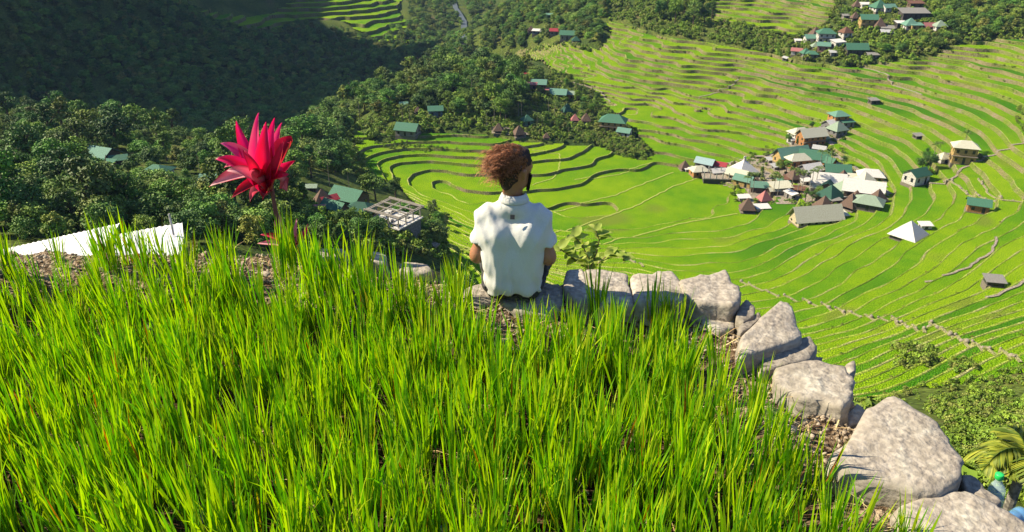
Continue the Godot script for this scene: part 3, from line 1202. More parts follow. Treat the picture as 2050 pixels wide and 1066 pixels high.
# a roof over w x d with its eaves at y; ridge along x
func roof_shape(kind: String, w: float, d: float, h: float, y: float) -> ArrayMesh:
	var st := SurfaceTool.new()
	st.begin(Mesh.PRIMITIVE_TRIANGLES)
	var x := w * 0.5
	var z := d * 0.5
	var t := 0.10
	var a := Vector3(-x, y, z)
	var b := Vector3(x, y, z)
	var c := Vector3(x, y, -z)
	var e := Vector3(-x, y, -z)
	var dn := Vector3(0, -t, 0)
	var r1 := Vector3(-x, y + h, 0)
	var r2 := Vector3(x, y + h, 0)
	match kind:
		"hip":
			r1.x = -maxf(x - z * 0.85, 0.0)
			r2.x = maxf(x - z * 0.85, 0.0)
		"pyramid", "hut":
			r1.x = -w * 0.02
			r2.x = w * 0.02
		"shed":
			r1 = Vector3(-x, y + h, -z)
			r2 = Vector3(x, y + h, -z)
	if kind == "shed":
		quad(st, a, b, r2, r1)
		quad(st, a + dn, r1 + dn, r2 + dn, b + dn)
		quad(st, r1, r2, r2 + dn, r1 + dn)
		quad(st, a, r1, r1 + dn, a + dn); quad(st, b, b + dn, r2 + dn, r2); quad(st, a, a + dn, b + dn, b)
		return done(st)
	quad(st, a, b, r2, r1)
	quad(st, c, e, r1, r2)
	if kind == "gable":
		quad(st, a + dn, r1 + dn, r2 + dn, b + dn)
		quad(st, c + dn, r2 + dn, r1 + dn, e + dn)
		quad(st, a, r1, r1 + dn, a + dn); quad(st, r1, e, e + dn, r1 + dn)
		quad(st, b, b + dn, r2 + dn, r2); quad(st, r2, r2 + dn, c + dn, c)
	else:
		for v in [e, a, r1, b, c, r2]:
			st.add_vertex(v)
		quad(st, a + dn, e + dn, c + dn, b + dn)
		quad(st, e, e + dn, a + dn, a); quad(st, b, b + dn, c + dn, c)
	quad(st, a, a + dn, b + dn, b); quad(st, c, c + dn, e + dn, e)
	return done(st)

func house(u: float, v: float, wpx: float, kind: String, roof: String, wall: String, yaw: float, storeys: float, label: String, group: String, deep := 0.75) -> Node3D:
	wpx *= 1.12
	var g := at_ground(u, v + wpx * 0.45)
	var w := 1.0
	var wall_h := 1.0
	var roof_h := 1.0
	for i in 2:
		var far := g.distance_to(EYE)
		w = wpx * far / FOCAL
		wall_h = 2.3 * storeys * clampf(w / 5.0, 0.6, 1.1)
		roof_h = w * {"gable": 0.26, "hip": 0.24, "pyramid": 0.5, "hut": 0.72, "shed": 0.12}[kind]
		if kind == "hut":
			wall_h = w * 0.34
		var dv := (wall_h + roof_h * 0.45) * 0.92 * FOCAL / far
		g = at_ground(u, v + dv)
	var d := w * deep
	if kind == "hut" or kind == "pyramid":
		d = w * 0.92
	var y := ground_y(g.x, g.z)
	y = minf(y, g.y + 0.6)
	var names := {"hut": ["thatched_hut", "hut"], "shed": ["shed", "shed"]}
	var called: Array = names.get(kind, ["village_house", "house"])
	var o := thing(called[0], label, called[1], Vector3(g.x, y, g.z), deg_to_rad(yaw), group)
	var over := 0.90
	put("foundation", done(block(Vector3(w * over + 0.3, 2.4, d * over + 0.3), Vector3(0, -0.95, 0))), M.plinth, o)
	if kind == "hut":
		# raised on posts, the thatch comes down over the walls
		for sx in [-1, 1]:
			for sz in [-1, 1]:
				put("post", done(block(Vector3(0.22, wall_h, 0.22), Vector3(sx * w * 0.27, wall_h * 0.5 + 0.2, sz * d * 0.27))), M.wall_wood, o)
		put("wall", done(block(Vector3(w * 0.66, wall_h * 0.6, d * 0.66), Vector3(0, wall_h * 0.75 + 0.2, 0))), M.wall_wood, o)
		put("roof", roof_shape(kind, w, d, roof_h, wall_h * 0.72), M["thatch"] if roof == "thatch" else M["roof_" + roof], o)
		return o
	var ww := w * over
	var wd := d * over
	var wst := block(Vector3(ww, wall_h, wd), Vector3(0, wall_h * 0.5 + 0.2, 0))
	if kind == "gable":                       # close the gable ends
		for s in [-1, 1]:
			var x: float = s * ww * 0.5
			for p in [Vector3(x, wall_h + 0.2, wd * 0.5), Vector3(x, wall_h + 0.2 + roof_h * 0.86, 0), Vector3(x, wall_h + 0.2, -wd * 0.5)]:
				wst.add_vertex(p)
	if kind == "shed":
		var back := wall_h + 0.2 + roof_h * 0.9
		quad(wst, Vector3(-ww * 0.5, wall_h + 0.2, -wd * 0.5), Vector3(ww * 0.5, wall_h + 0.2, -wd * 0.5), Vector3(ww * 0.5, back, -wd * 0.5), Vector3(-ww * 0.5, back, -wd * 0.5))
	var wo := put("wall", done(wst), M["wall_" + wall], o)
	put("roof", roof_shape(kind, w + 0.5, d + 0.5, roof_h, wall_h + 0.24), M["roof_" + roof], o)
	if wpx < 13:
		return o
	var floors := maxi(1, int(round(storeys)))
	for f in floors:
		var wy := 0.2 + wall_h * (f + 0.55) / floors
		var n := maxi(1, int(ww / 2.4))
		for i in n:
			var wx := ww * ((i + 0.5) / n - 0.5)
			var low := f == 0 and i == n / 2
			put("door" if low else "window", done(block(Vector3(0.9, wall_h / floors * (0.8 if low else 0.42), 0.08), Vector3(wx, wy - (wall_h / floors * 0.14 if low else 0.0), wd * 0.5))), M.window, wo)
		var m := maxi(1, int(wd / 2.6))
		for i in m:
			var wz := wd * ((i + 0.5) / m - 0.5)
			for s in [-1, 1]:
				put("window", done(block(Vector3(0.08, wall_h / floors * 0.42, 0.9), Vector3(s * ww * 0.5, wy, wz))), M.window, wo)
	if floors > 1:
		put("balcony", done(block(Vector3(ww + 0.7, 0.16, 0.8), Vector3(0, 0.2 + wall_h / floors, wd * 0.5 + 0.3))), M.plinth, wo)
	return o

func build_villages() -> void:
	var main := "houses of the main village"
	for h in [
			[1676, 231, 27, "hip", "teal", "orange", 12, 1.6, "tallest house at the upper end of the village with green hipped roof", 0.9],
			[1663, 245, 27, "gable", "white", "grey", 30, 1.0, "white gabled house touching the tall green roofed one", 0.8],
			[1675, 254, 26, "pyramid", "pale_green", "grey", 25, 0.7, "pale green pyramid roof in front of the tall green house", 0.8],
			[1694, 244, 22, "shed", "green", "concrete", 15, 0.8, "narrow green lean-to beside the paddies at the village's upper end", 0.6],
			[1600, 260, 34, "hip", "cream", "white", 16, 1.0, "cream hipped house among shrubs above the long green roofs", 0.7],
			[1622, 266, 46, "gable", "cream", "orange", 16, 1.5, "long cream roofed house with orange walls and two floors", 0.55],
			[1590, 274, 20, "shed", "white", "white", 16, 0.8, "little white shed under the cream hipped house", 0.8],
			[1645, 270, 20, "pyramid", "pale_green", "green", 10, 0.6, "small grey green pyramid hut next to the long cream house", 0.9],
			[1583, 303, 58, "gable", "teal", "yellow", 18, 1.0, "longest green roof of the village with yellow walls", 0.5],
			[1628, 309, 48, "gable", "green", "yellow", -20, 1.0, "green gabled wing joined to the longest green roof", 0.55],
			[1596, 314, 38, "hip", "cream", "orange", 12, 1.3, "cream porch house in front of the longest green roof", 0.6],
			[1652, 316, 34, "gable", "green", "orange", -55, 0.8, "green roof running downhill behind the palms", 0.5],
			[1621, 334, 36, "gable", "white", "grey", 22, 1.0, "grey walled house with one white and one green roof slope", 0.7],
			[1592, 342, 26, "hut", "thatch", "wood", 10, 1.0, "brown thatched hut behind the dense village shrub", 0.9],
			[1675, 334, 40, "gable", "green", "wood", -8, 0.8, "dark green roofed house by the palms at the field edge", 0.6],
			[1686, 347, 24, "hut", "thatch", "wood", 30, 1.0, "thatched hut between the dark green roof and a white roof", 0.9],
			[1656, 355, 54, "gable", "white", "grey", -16, 1.0, "wide white tin roofed house in the middle of the village", 0.6],
			[1642, 366, 34, "gable", "cream", "concrete", -16, 0.8, "cream tin annex below the wide white roof", 0.6],
			[1742, 345, 40, "hip", "white", "yellow", -14, 0.8, "white hipped house with yellow walls at the village edge", 0.6],
			[1730, 356, 24, "pyramid", "cream", "concrete", 20, 0.7, "cream pyramid roof beside the white hipped edge house", 0.9],
			[1712, 352, 22, "shed", "cream", "white", -10, 0.7, "low cream shed between white roofs", 0.7],
			[1657, 366, 26, "gable", "deep_green", "wood", 60, 1.0, "dark green ridge roof crossing the dark green pyramid", 0.7],
			[1661, 382, 36, "pyramid", "deep_green", "wood", 30, 0.8, "dark green pyramid house with trees at its side", 0.9],
			[1688, 372, 34, "pyramid", "pale_green", "concrete", 14, 0.8, "steep pale green pyramid house beside the big white roof", 0.9],
			[1726, 372, 62, "gable", "white", "wood", -22, 1.0, "biggest white sheet metal roof of the village", 0.55],
			[1648, 400, 28, "hut", "thatch", "wood", 15, 1.0, "thatched hut above the long hall", 0.9],
			[1702, 399, 28, "hut", "thatch", "wood", 35, 1.0, "thatched hut below the biggest white roof", 0.9],
			[1713, 389, 20, "hut", "thatch", "wood", 0, 1.0, "small thatched hut tucked against the biggest white roof", 0.9],
			[1756, 387, 26, "hut", "thatch", "wood", 20, 1.0, "thatched hut at the outer edge by the field path", 0.9],
			[1738, 400, 44, "hip", "pale_green", "dark", -30, 0.9, "pale green hipped house at the lower edge of the village", 0.8],
			[1688, 390, 18, "shed", "silver", "concrete", 0, 0.7, "grey tin lean-to between two thatched huts", 0.8],
			[1682, 424, 22, "shed", "cream", "cream", 10, 0.6, "cream annex at the end of the long hall", 0.8],
			[1530, 386, 22, "hut", "pink", "wood", 15, 1.0, "steep red roofed hut between palms", 0.9],
			[1562, 371, 36, "shed", "cream", "cream", 12, 0.9, "cream shed roof behind the slim palms", 0.6],
			[1582, 384, 22, "shed", "white", "concrete", -70, 0.9, "narrow white shed standing end on behind palm trunks", 0.5],
			[1496, 403, 26, "hut", "thatch", "wood", -5, 1.0, "brown thatched hut at the lower corner under the palms", 0.9],
			[1489, 394, 20, "shed", "white", "concrete", 5, 0.6, "white shed behind the lower corner hut", 0.6],
			[1526, 410, 24, "shed", "white", "white", 8, 0.5, "low white hutch casting a shadow on the paddy", 0.6],
			[1488, 356, 32, "gable", "teal", "yellow", -38, 0.9, "green gabled house with yellow wall under the church", 0.6],
			[1519, 367, 30, "gable", "teal", "wood", -10, 0.8, "small green roofed house below the yellow walled one", 0.7],
			[1514, 357, 18, "hut", "thatch", "wood", 0, 1.0, "little thatched hut between two green roofed houses", 0.9],
			[1476, 344, 36, "gable", "cream", "cream", -38, 0.9, "cream tin nave below the church pyramid", 0.6],
			[1371, 322, 18, "hut", "thatch", "wood", 10, 1.0, "lone thatched hut at the tip of the village", 0.9],
			[1399, 333, 30, "hip", "cream", "orange", 10, 0.9, "cream hipped house with orange wall near the lone hut", 0.8],
			[1380, 332, 16, "shed", "white", "white", 10, 0.5, "white lean-to beside the lone hut", 0.6],
			[1411, 321, 32, "gable", "blue", "grey", -35, 0.9, "pale blue gabled roof behind the cream hipped house", 0.6],
			[1442, 326, 22, "gable", "red", "grey", -30, 0.8, "bright red roofed house above the building site", 0.7],
			[1437, 341, 24, "gable", "white", "grey", 10, 0.6, "white gable behind the building site", 0.6],
			[1568, 359, 18, "shed", "teal", "green", 10, 0.7, "teal tin shed under the rusty sheet roof", 0.7],
			[1583, 352, 22, "shed", "rust", "wood", -10, 0.8, "rusty sheet roof beside the thatched hut", 0.7],
			[1555, 330, 18, "shed", "silver", "concrete", 20, 0.6, "dull silver lean-to on the courtyard's edge", 0.7],
			[1608, 350, 20, "gable", "grey", "concrete", 30, 0.7, "grey tin gable between the thatched hut and the grey walled house", 0.7],
			[1632, 348, 18, "shed", "silver", "grey", -20, 0.7, "silver shed below the two toned roof", 0.7],
			[1700, 362, 22, "gable", "silver", "concrete", -30, 0.8, "dull silver gable behind the biggest white roof", 0.7],
			[1670, 400, 18, "shed", "grey", "wood", 15, 0.7, "grey lean-to between thatched huts above the hall", 0.8],
			[1720, 412, 20, "shed", "silver", "wood", -15, 0.5, "low silver shed at the village's bottom edge", 0.7],
			[1548, 380, 18, "gable", "cream", "wood", 10, 0.8, "little cream gable behind the palm trunks", 0.7],
			[1600, 372, 20, "gable", "rust", "wood", -25, 0.9, "rust brown gable beneath the tallest palms", 0.7],
			[1614, 358, 16, "shed", "white", "white", 10, 0.8, "small white lean-to above the tallest palms", 0.7],
			[1640, 292, 20, "gable", "silver", "yellow", -30, 0.8, "silver gable between the cream house and the green wing", 0.6],
			[1460, 340, 18, "shed", "silver", "concrete", -20, 0.7, "silver shed against the church nave", 0.7],
			[1425, 336, 18, "gable", "grey", "wood", 10, 0.8, "grey gable between red and cream roofs", 0.7],
			[1545, 315, 16, "shed", "silver", "concrete", 10, 0.6, "grey shed at the end of the courtyard wall", 0.7]]:
		house(h[0], h[1], h[2], h[3], h[4], h[5], h[6], h[7], h[8], main, h[9])
	# the long hall, its roof low over cream walls
	house(1632, 422, 84, "gable", "cream", "cream", 10, 0.62, "long cream hall with a weathered roof at the paddy edge", main, 0.42)
	# church with its white pyramid and a figure on top
	var church := house(1487, 331, 40, "pyramid", "white", "cream", 20, 0.9, "white pyramid roofed church with a white statue on its peak", main, 0.9)
	var top: float = 0.0
	for c in church.get_children():
		if c.name == "roof":
			top = c.mesh.get_aabb().end.y
	put("statue", done(block(Vector3(0.45, 1.5, 0.4), Vector3(0, top + 0.6, 0), block(Vector3(1.3, 0.3, 0.3), Vector3(0, top + 0.9, 0), block(Vector3(0.9, 0.5, 0.9), Vector3(0, top + 0.05, 0))))), M.wall_white, church)
	build_site(1438, 358, 62)
	# farmsteads out in the paddies
	var out := "farmsteads standing alone in the paddies"
	for h in [
			[1926, 291, 36, "hip", "cream", "yellow", -18, 2.3, "three storey yellow house alone in the upper paddies", 0.75],
			[1888, 309, 18, "pyramid", "cream", "white", 10, 0.8, "cream pyramid hut by the three storey yellow house", 0.9],
			[1905, 311, 14, "shed", "grey", "concrete", 0, 0.6, "grey shed below the three storey yellow house", 0.8],
			[1832, 345, 34, "gable", "deep_green", "white", 24, 1.3, "dark green roofed house with white ground floor under trees", 0.8],
			[1956, 406, 32, "gable", "green", "orange", -24, 0.9, "small green roofed orange farmhouse on a paddy bund", 0.75],
			[1818, 455, 46, "pyramid", "white", "dark", 40, 0.5, "white tin pyramid house with one green side", 0.9],
			[1851, 452, 18, "shed", "white", "white", 0, 0.7, "white shed next to the white pyramid house", 0.7],
			[1989, 560, 26, "shed", "grey", "dark", -12, 0.6, "tarpaulin covered field hut on a bund", 0.8],
			[1840, 264, 14, "shed", "grey", "dark", 10, 0.7, "tiny field shelter on poles in a yellow paddy", 0.8],
			[1749, 196, 14, "shed", "grey", "dark", 10, 0.9, "tiny lookout hut on the edge of the stepped walls", 0.8]]:
		house(h[0], h[1], h[2], h[3], h[4], h[5], h[6], h[7], h[8], out, h[9])
	var upper := "houses of the upper hamlet"
	for h in [
			[1651, 69, 28, "hip", "green", "white", -8, 1.8, "two storey green hipped house with white walls in upper hamlet", 0.8],
			[1622, 74, 20, "gable", "teal", "white", 0, 1.0, "small teal gabled house beside the two storey white one", 0.8],
			[1598, 80, 11, "shed", "white", "white", 0, 0.8, "tiny white shed at the hamlet's edge by the terraces", 0.8],
			[1632, 61, 18, "hut", "thatch", "dark", 10, 1.0, "dark thatched hut above the two storey white house", 0.9],
			[1647, 94, 20, "gable", "teal", "pink", -20, 1.2, "teal roofed house with pink wall below the two storey one", 0.8],
			[1631, 94, 13, "pyramid", "pale_green", "grey", 0, 0.8, "pale green pyramid hut next to the pink walled house", 0.9],
			[1594, 104, 17, "gable", "pink", "white", -25, 0.8, "pink tin roofed house at the lower hamlet corner", 0.7],
			[1612, 107, 15, "pyramid", "green", "grey", 10, 0.8, "green pyramid house beside the pink roof", 0.9],
			[1624, 110, 19, "hip", "green", "grey", -10, 0.8, "green hipped house at the lower edge of the hamlet", 0.8],
			[1572, 115, 14, "shed", "white", "grey", 60, 0.6, "narrow white shed lying across the slope", 0.5],
			[1712, 97, 34, "gable", "green", "dark", -3, 1.0, "wide green and white roofed house on a dark basement", 0.6],
			[1690, 67, 17, "pyramid", "rust", "white", 15, 1.6, "rust brown pyramid on a tall white tower house", 0.9],
			[1675, 88, 20, "shed", "white", "white", 20, 1.4, "bare white concrete house beside the tower house", 0.7],
			[1669, 108, 15, "shed", "silver", "grey", 0, 0.9, "grey shed on stilts above the shrubs", 0.8],
			[1747, 109, 16, "shed", "grey", "grey", 0, 0.6, "grey shed by the footpath to the paddies", 0.7],
			[1735, 41, 26, "gable", "green", "yellow", -8, 1.8, "yellow house with stacked green roofs in upper hamlet", 0.8],
			[1759, 48, 18, "hut", "thatch", "wood", 0, 1.0, "thatched hut beside the yellow stacked roof house", 0.9],
			[1776, 56, 19, "shed", "grey", "concrete", -15, 0.6, "grey tin roof on a slope below the thatched hut", 0.8],
			[1775, 67, 18, "shed", "silver", "concrete", -15, 0.5, "silver tin roof lowest on the shrubby slope", 0.8],
			[1802, 46, 15, "shed", "white", "dark", 0, 1.0, "white flat roofed house on a dark wall", 0.8],
			[1820, 49, 20, "pyramid", "teal", "white", 0, 0.9, "teal pyramid house next to the white flat roof", 0.9],
			[1832, 54, 18, "shed", "teal", "yellow", 0, 1.0, "yellow walled house under a teal lean-to", 0.7],
			[1862, 51, 22, "gable", "pink", "wood", 0, 0.6, "long rosy roofed house at the forest edge", 0.5],
			[1880, 50, 17, "pyramid", "pale_green", "white", 0, 0.8, "pale green pyramid house at the forest edge", 0.9],
			[1827, 24, 42, "shed", "grey", "dark", 0, 1.3, "large dark walled building under a grey roof", 0.5],
			[1832, 8, 22, "shed", "rust", "wood", 0, 0.8, "rusty roof above the large dark building", 0.6],
			[1758, 14, 22, "pyramid", "green", "white", 10, 0.8, "green pyramid house highest in the hamlet", 0.9],
			[1777, 17, 19, "gable", "teal", "white", 10, 0.8, "teal gabled house beside the highest green pyramid", 0.8],
			[1731, 12, 15, "shed", "white", "white", 0, 0.9, "white house beside brown huts high in the hamlet", 0.8],
			[1714, 10, 13, "hut", "thatch", "wood", 0, 1.0, "brown hut highest above the terraces", 0.9],
			[1711, 33, 13, "hut", "thatch", "wood", 0, 1.0, "small brown hut in the hillside shrubs", 0.9],
			[1694, 33, 12, "shed", "grey", "concrete", 0, 0.7, "grey shed beside the small brown hillside hut", 0.8]]:
		house(h[0], h[1], h[2], h[3], h[4], h[5], h[6], h[7], h[8], upper, h[9])
	var knoll := "houses at the foot of the wooded knoll"
	for h in [
			[1052, 151, 17, "gable", "red", "green", 0, 0.9, "small red roofed house highest on the wooded knoll", 0.8],
			[1079, 168, 27, "gable", "teal", "wood", -8, 1.3, "green gabled house with a red porch roof on the knoll", 0.8],
			[1064, 172, 19, "shed", "pink", "wood", -5, 1.2, "red porch roofed house leaning on the green gable", 0.5],
			[1095, 183, 16, "shed", "pink", "pink", 0, 0.7, "tiny pink roofed house between green roofs on the knoll", 0.8],
			[1118, 187, 30, "gable", "teal", "wood", -14, 0.9, "pale green gabled house above the banana plants", 0.8],
			[1140, 189, 19, "gable", "pale_green", "orange", -12, 1.0, "pale roofed house with orange wall at the knoll's end", 0.8],
			[1135, 214, 19, "hut", "deep_green", "dark", 20, 1.0, "dark green steep roofed hut among banana plants", 0.9],
			[1151, 234, 15, "hut", "pink", "pink", 0, 1.0, "pink striped roofed hut near a brown hut", 0.9],
			[1173, 234, 18, "hut", "thatch", "wood", 0, 1.0, "brown thatched hut next to the two storey hipped house", 0.9],
			[1227, 238, 46, "hip", "green", "yellow", -16, 1.5, "large two storey house with green hipped roof above shrubs", 0.7],
			[1250, 260, 24, "gable", "teal", "white", -28, 0.7, "small teal roofed house below the large hipped one", 0.75],
			[1055, 235, 18, "pyramid", "green", "green", 25, 1.0, "bright green pyramid house at the wood's edge", 0.9],
			[1039, 258, 21, "hut", "thatch", "wood", 20, 1.0, "brown thatched hut on the bare yard by the field", 0.9],
			[1094, 270, 12, "hut", "thatch", "wood", 0, 1.0, "small thatched hut in shrubs above the field wall", 0.9],
			[998, 253, 18, "hut", "thatch", "wood", 0, 1.0, "thatched hut under two slim palms by the wood", 0.9],
			[872, 217, 26, "gable", "green", "blue", 8, 1.0, "green gabled house with blue wall deep in the wood", 0.8],
			[809, 210, 14, "gable", "teal", "wood", 0, 0.9, "small teal roof half hidden in the wood", 0.8],
			[837, 219, 12, "hut", "thatch", "wood", 0, 1.0, "little brown hut beside the blue walled house", 0.9],
			[817, 256, 40, "gable", "green", "concrete", -16, 0.9, "lone green gabled house on the corner above the paddies", 0.75]]:
		house(h[0], h[1], h[2], h[3], h[4], h[5], h[6], h[7], h[8], knoll, h[9])
	var shade := "houses in the shaded hollow"
	for h in [
			[1063, 57, 12, "hut", "thatch", "wood", 0, 1.0, "brown hut in the shaded hollow by the gorge", 0.9],
			[1075, 63, 16, "shed", "white", "blue", -14, 0.8, "white roofed blue shed in the shaded hollow", 0.7],
			[1110, 62, 16, "gable", "red", "grey", -8, 1.0, "crimson roofed house in the shaded hollow", 0.8],
			[1136, 70, 26, "gable", "green", "concrete", -10, 1.3, "green and white roofed house in the shaded hollow", 0.6],
			[1153, 76, 14, "pyramid", "deep_green", "concrete", 0, 1.0, "dark green pyramid house in the shaded hollow", 0.9],
			[1100, 30, 12, "shed", "teal", "green", 0, 0.8, "teal roof among trees above the shaded hollow", 0.8]]:
		house(h[0], h[1], h[2], h[3], h[4], h[5], h[6], h[7], h[8], shade, h[9])
	var near := "houses on the wooded slope below the rim"
	for h in [
			[701, 388, 60, "gable", "green", "wood", -28, 1.0, "largest green gabled house in the trees by the timber frame", 0.75],
			[724, 412, 50, "hip", "deep_green", "concrete", -12, 0.8, "dark green hipped roof in front of the largest gabled house", 0.8],
			[672, 409, 46, "gable", "green", "wood", -34, 0.6, "low green roof beside the red one in the trees", 0.6],
			[660, 397, 28, "gable", "red", "wood", 40, 1.0, "red gabled roof squeezed between green roofs", 0.7],
			[647, 389, 32, "hut", "thatch", "wood", 20, 1.0, "thatched hut behind the red gabled roof", 0.9],
			[637, 416, 20, "shed", "pink", "wood", 0, 0.6, "small red shed in the trees below the thatched hut", 0.8],
			[625, 373, 18, "gable", "pale_green", "wood", 0, 0.8, "pale green roof half hidden behind the cordyline", 0.8],
			[208, 306, 44, "gable", "teal", "wood", -22, 0.9, "teal gabled house in the sunlit wood", 0.8],
			[216, 328, 24, "shed", "green", "wood", -10, 0.7, "low green shed in front of the teal gabled house", 0.7],
			[240, 318, 26, "gable", "green", "wood", 20, 0.7, "dull green roof beside the teal gabled house", 0.7],
			[318, 340, 42, "hip", "green", "white", -10, 1.0, "green hipped house with a small dormer in the wood", 0.9],
			[420, 356, 26, "gable", "teal", "wood", 0, 0.8, "teal roof glimpsed between trees beside the cordyline", 0.8]]:
		house(h[0], h[1], h[2], h[3], h[4], h[5], h[6], h[7], h[8], near, h[9])
	build_frame_house()
	build_tin_roofs()
	build_yards()

# raw concrete slab with upright posts, in the village
func build_site(u: float, v: float, wpx: float) -> void:
	var g := at_ground(u, v)
	var w := wpx * g.distance_to(EYE) / FOCAL
	var o := thing("building_site", "raw concrete floor slab with bare upright posts in the village", "building site", Vector3(g.x, ground_y(g.x, g.z), g.z), deg_to_rad(-6))
	put("slab", done(block(Vector3(w, 0.35, w * 0.55), Vector3(0, 1.9, 0))), M.court, o)
	put("foundation", done(block(Vector3(w * 0.94, 2.8, w * 0.5), Vector3(0, 0.3, 0))), M.wall_dark, o)
	for i in 6:
		for j in 2:
			var x := w * (i / 5.0 - 0.5) * 0.94
			put("post", done(block(Vector3(0.3, 2.6 + (i % 2) * 0.5, 0.3), Vector3(x, 3.2, (j - 0.5) * w * 0.48))), M.wall_white, o)

# the house under construction: a square timber frame on a concrete floor
func build_frame_house() -> void:
	var g := at_ground(792, 462)
	var w := 76.0 * g.distance_to(EYE) / FOCAL
	var o := thing("house_frame", "unfinished house of bare white roof beams on a concrete floor", "building site", Vector3(g.x, ground_y(g.x, g.z), g.z), deg_to_rad(-33))
	put("wall", done(block(Vector3(w, 4.2, w * 0.86), Vector3(0, 0.6, 0))), M.wall_concrete, o)
	put("floor_slab", done(block(Vector3(w + 0.9, 0.25, w * 0.86 + 0.9), Vector3(0, 2.82, 0))), M.wall_white, o)
	var d := w * 0.86
	for i in 4:
		for j in 4:
			if (i == 1 or i == 2) and (j == 1 or j == 2):
				continue
			put("post", done(block(Vector3(0.2, 2.2, 0.2), Vector3(w * (i / 3.0 - 0.5), 4.05, d * (j / 3.0 - 0.5)))), M.timber, o)
	for i in 4:
		put("beam", done(block(Vector3(0.24, 0.26, d + 0.9), Vector3(w * (i / 3.0 - 0.5), 5.28, 0))), M.timber, o)
		put("beam", done(block(Vector3(w + 0.9, 0.22, 0.24), Vector3(0, 5.53, d * (i / 3.0 - 0.5)))), M.timber, o)
	for s in [-1, 1]:
		put("beam", done(block(Vector3(0.22, 0.22, d + 1.5), Vector3(s * (w * 0.5 + 0.55), 5.29, 0))), M.timber, o)
		put("beam", done(block(Vector3(w + 1.5, 0.2, 0.22), Vector3(0, 5.54, s * (d * 0.5 + 0.55)))), M.timber, o)
	for k in 14:
		var p := Vector3(rng.randf_range(-0.4, 0.4) * w, 3.05, rng.randf_range(-0.4, 0.4) * d)
		put("rubble_block", done(block(Vector3(rng.randf_range(0.3, 0.9), 0.3, rng.randf_range(0.3, 0.7)), p)), M.wall_grey if k % 2 else M.wall_concrete, o)
	# stack of planks below it
	g = at_ground(852, 488)
	o = thing("plank_stack", "stack of sawn planks on the slope below the house frame", "planks", Vector3(g.x, ground_y(g.x, g.z) + 0.2, g.z), deg_to_rad(-38))
	for k in 6:
		put("plank", done(block(Vector3(7.0, 0.16, 0.55), Vector3(0.15 * (k % 3), 0.3 + 0.17 * (k / 3), (k % 3 - 1) * 0.62))), M.court, o)

# two sheets of bright corrugated iron just below the rim
func corrugated(long: float, deep: float, pitch: float, depth: float) -> ArrayMesh:
	var st := SurfaceTool.new()
	st.begin(Mesh.PRIMITIVE_TRIANGLES)
	st.set_smooth_group(0)
	var n := int(long / pitch * 6.0)
	for i in n + 1:
		var x := long * (float(i) / n - 0.5)
		var y := sin(i / 6.0 * TAU) * depth
		for k in 2:
			for j in 2:
				st.add_vertex(Vector3(x, y - k * 0.01, (j - 0.5) * deep))
	for i in n:
		var a := i * 4
		for k in [a, a + 4, a + 1, a + 1, a + 4, a + 5, a + 2, a + 3, a + 6, a + 3, a + 7, a + 6]:
			st.add_index(k)
	st.generate_normals()
	return st.commit()

func build_tin_roofs() -> void:
	for r in [[Vector2(-60, 515), Vector2(240, 446), 13.5, 1.3, "long white corrugated iron roof just below the earth bund"], [Vector2(230, 470), Vector2(364, 446), 12.4, 1.1, "short white corrugated iron roof with a vent pipe"]]:
		var a := at_z(r[0].x, r[0].y, r[2])
		var b := at_z(r[1].x, r[1].y, r[2] + 0.42)
		var along := (b - a)
		along.y = 0.0
		var long := (b - a).length()
		var mid := (a + b) * 0.5
		var o := thing("tin_roofed_house", r[4], "house", mid, atan2(-along.z, along.x))
		var tilt := asin((b.y - a.y) / long)
		var sheet := put("roof", corrugated(long, r[3], 0.10, 0.008), M.tin, o)
		sheet.transform = Transform3D(Basis.from_euler(Vector3(0.10, 0, tilt)), Vector3.ZERO) * Transform3D(Basis.IDENTITY, Vector3(0, 0, r[3] * 0.5))
		var body := put("wall", done(block(Vector3(long * 0.97, 3.0, r[3] * 0.86), Vector3(0, 0, 0))), M.wall_grey, o)
		body.transform = Transform3D(Basis.from_euler(Vector3(0.0, 0, tilt)), Vector3.ZERO) * Transform3D(Basis.IDENTITY, Vector3(0, -1.75, r[3] * 0.5))
		if r[3] < 1.3:
			var pipe := CylinderMesh.new()
			pipe.top_radius = 0.018
			pipe.bottom_radius = 0.018
			pipe.height = 0.4
			var po := put("vent_pipe", pipe, M.wall_white, o)
			po.position = Vector3(long * 0.36, 0.2, 0.45)

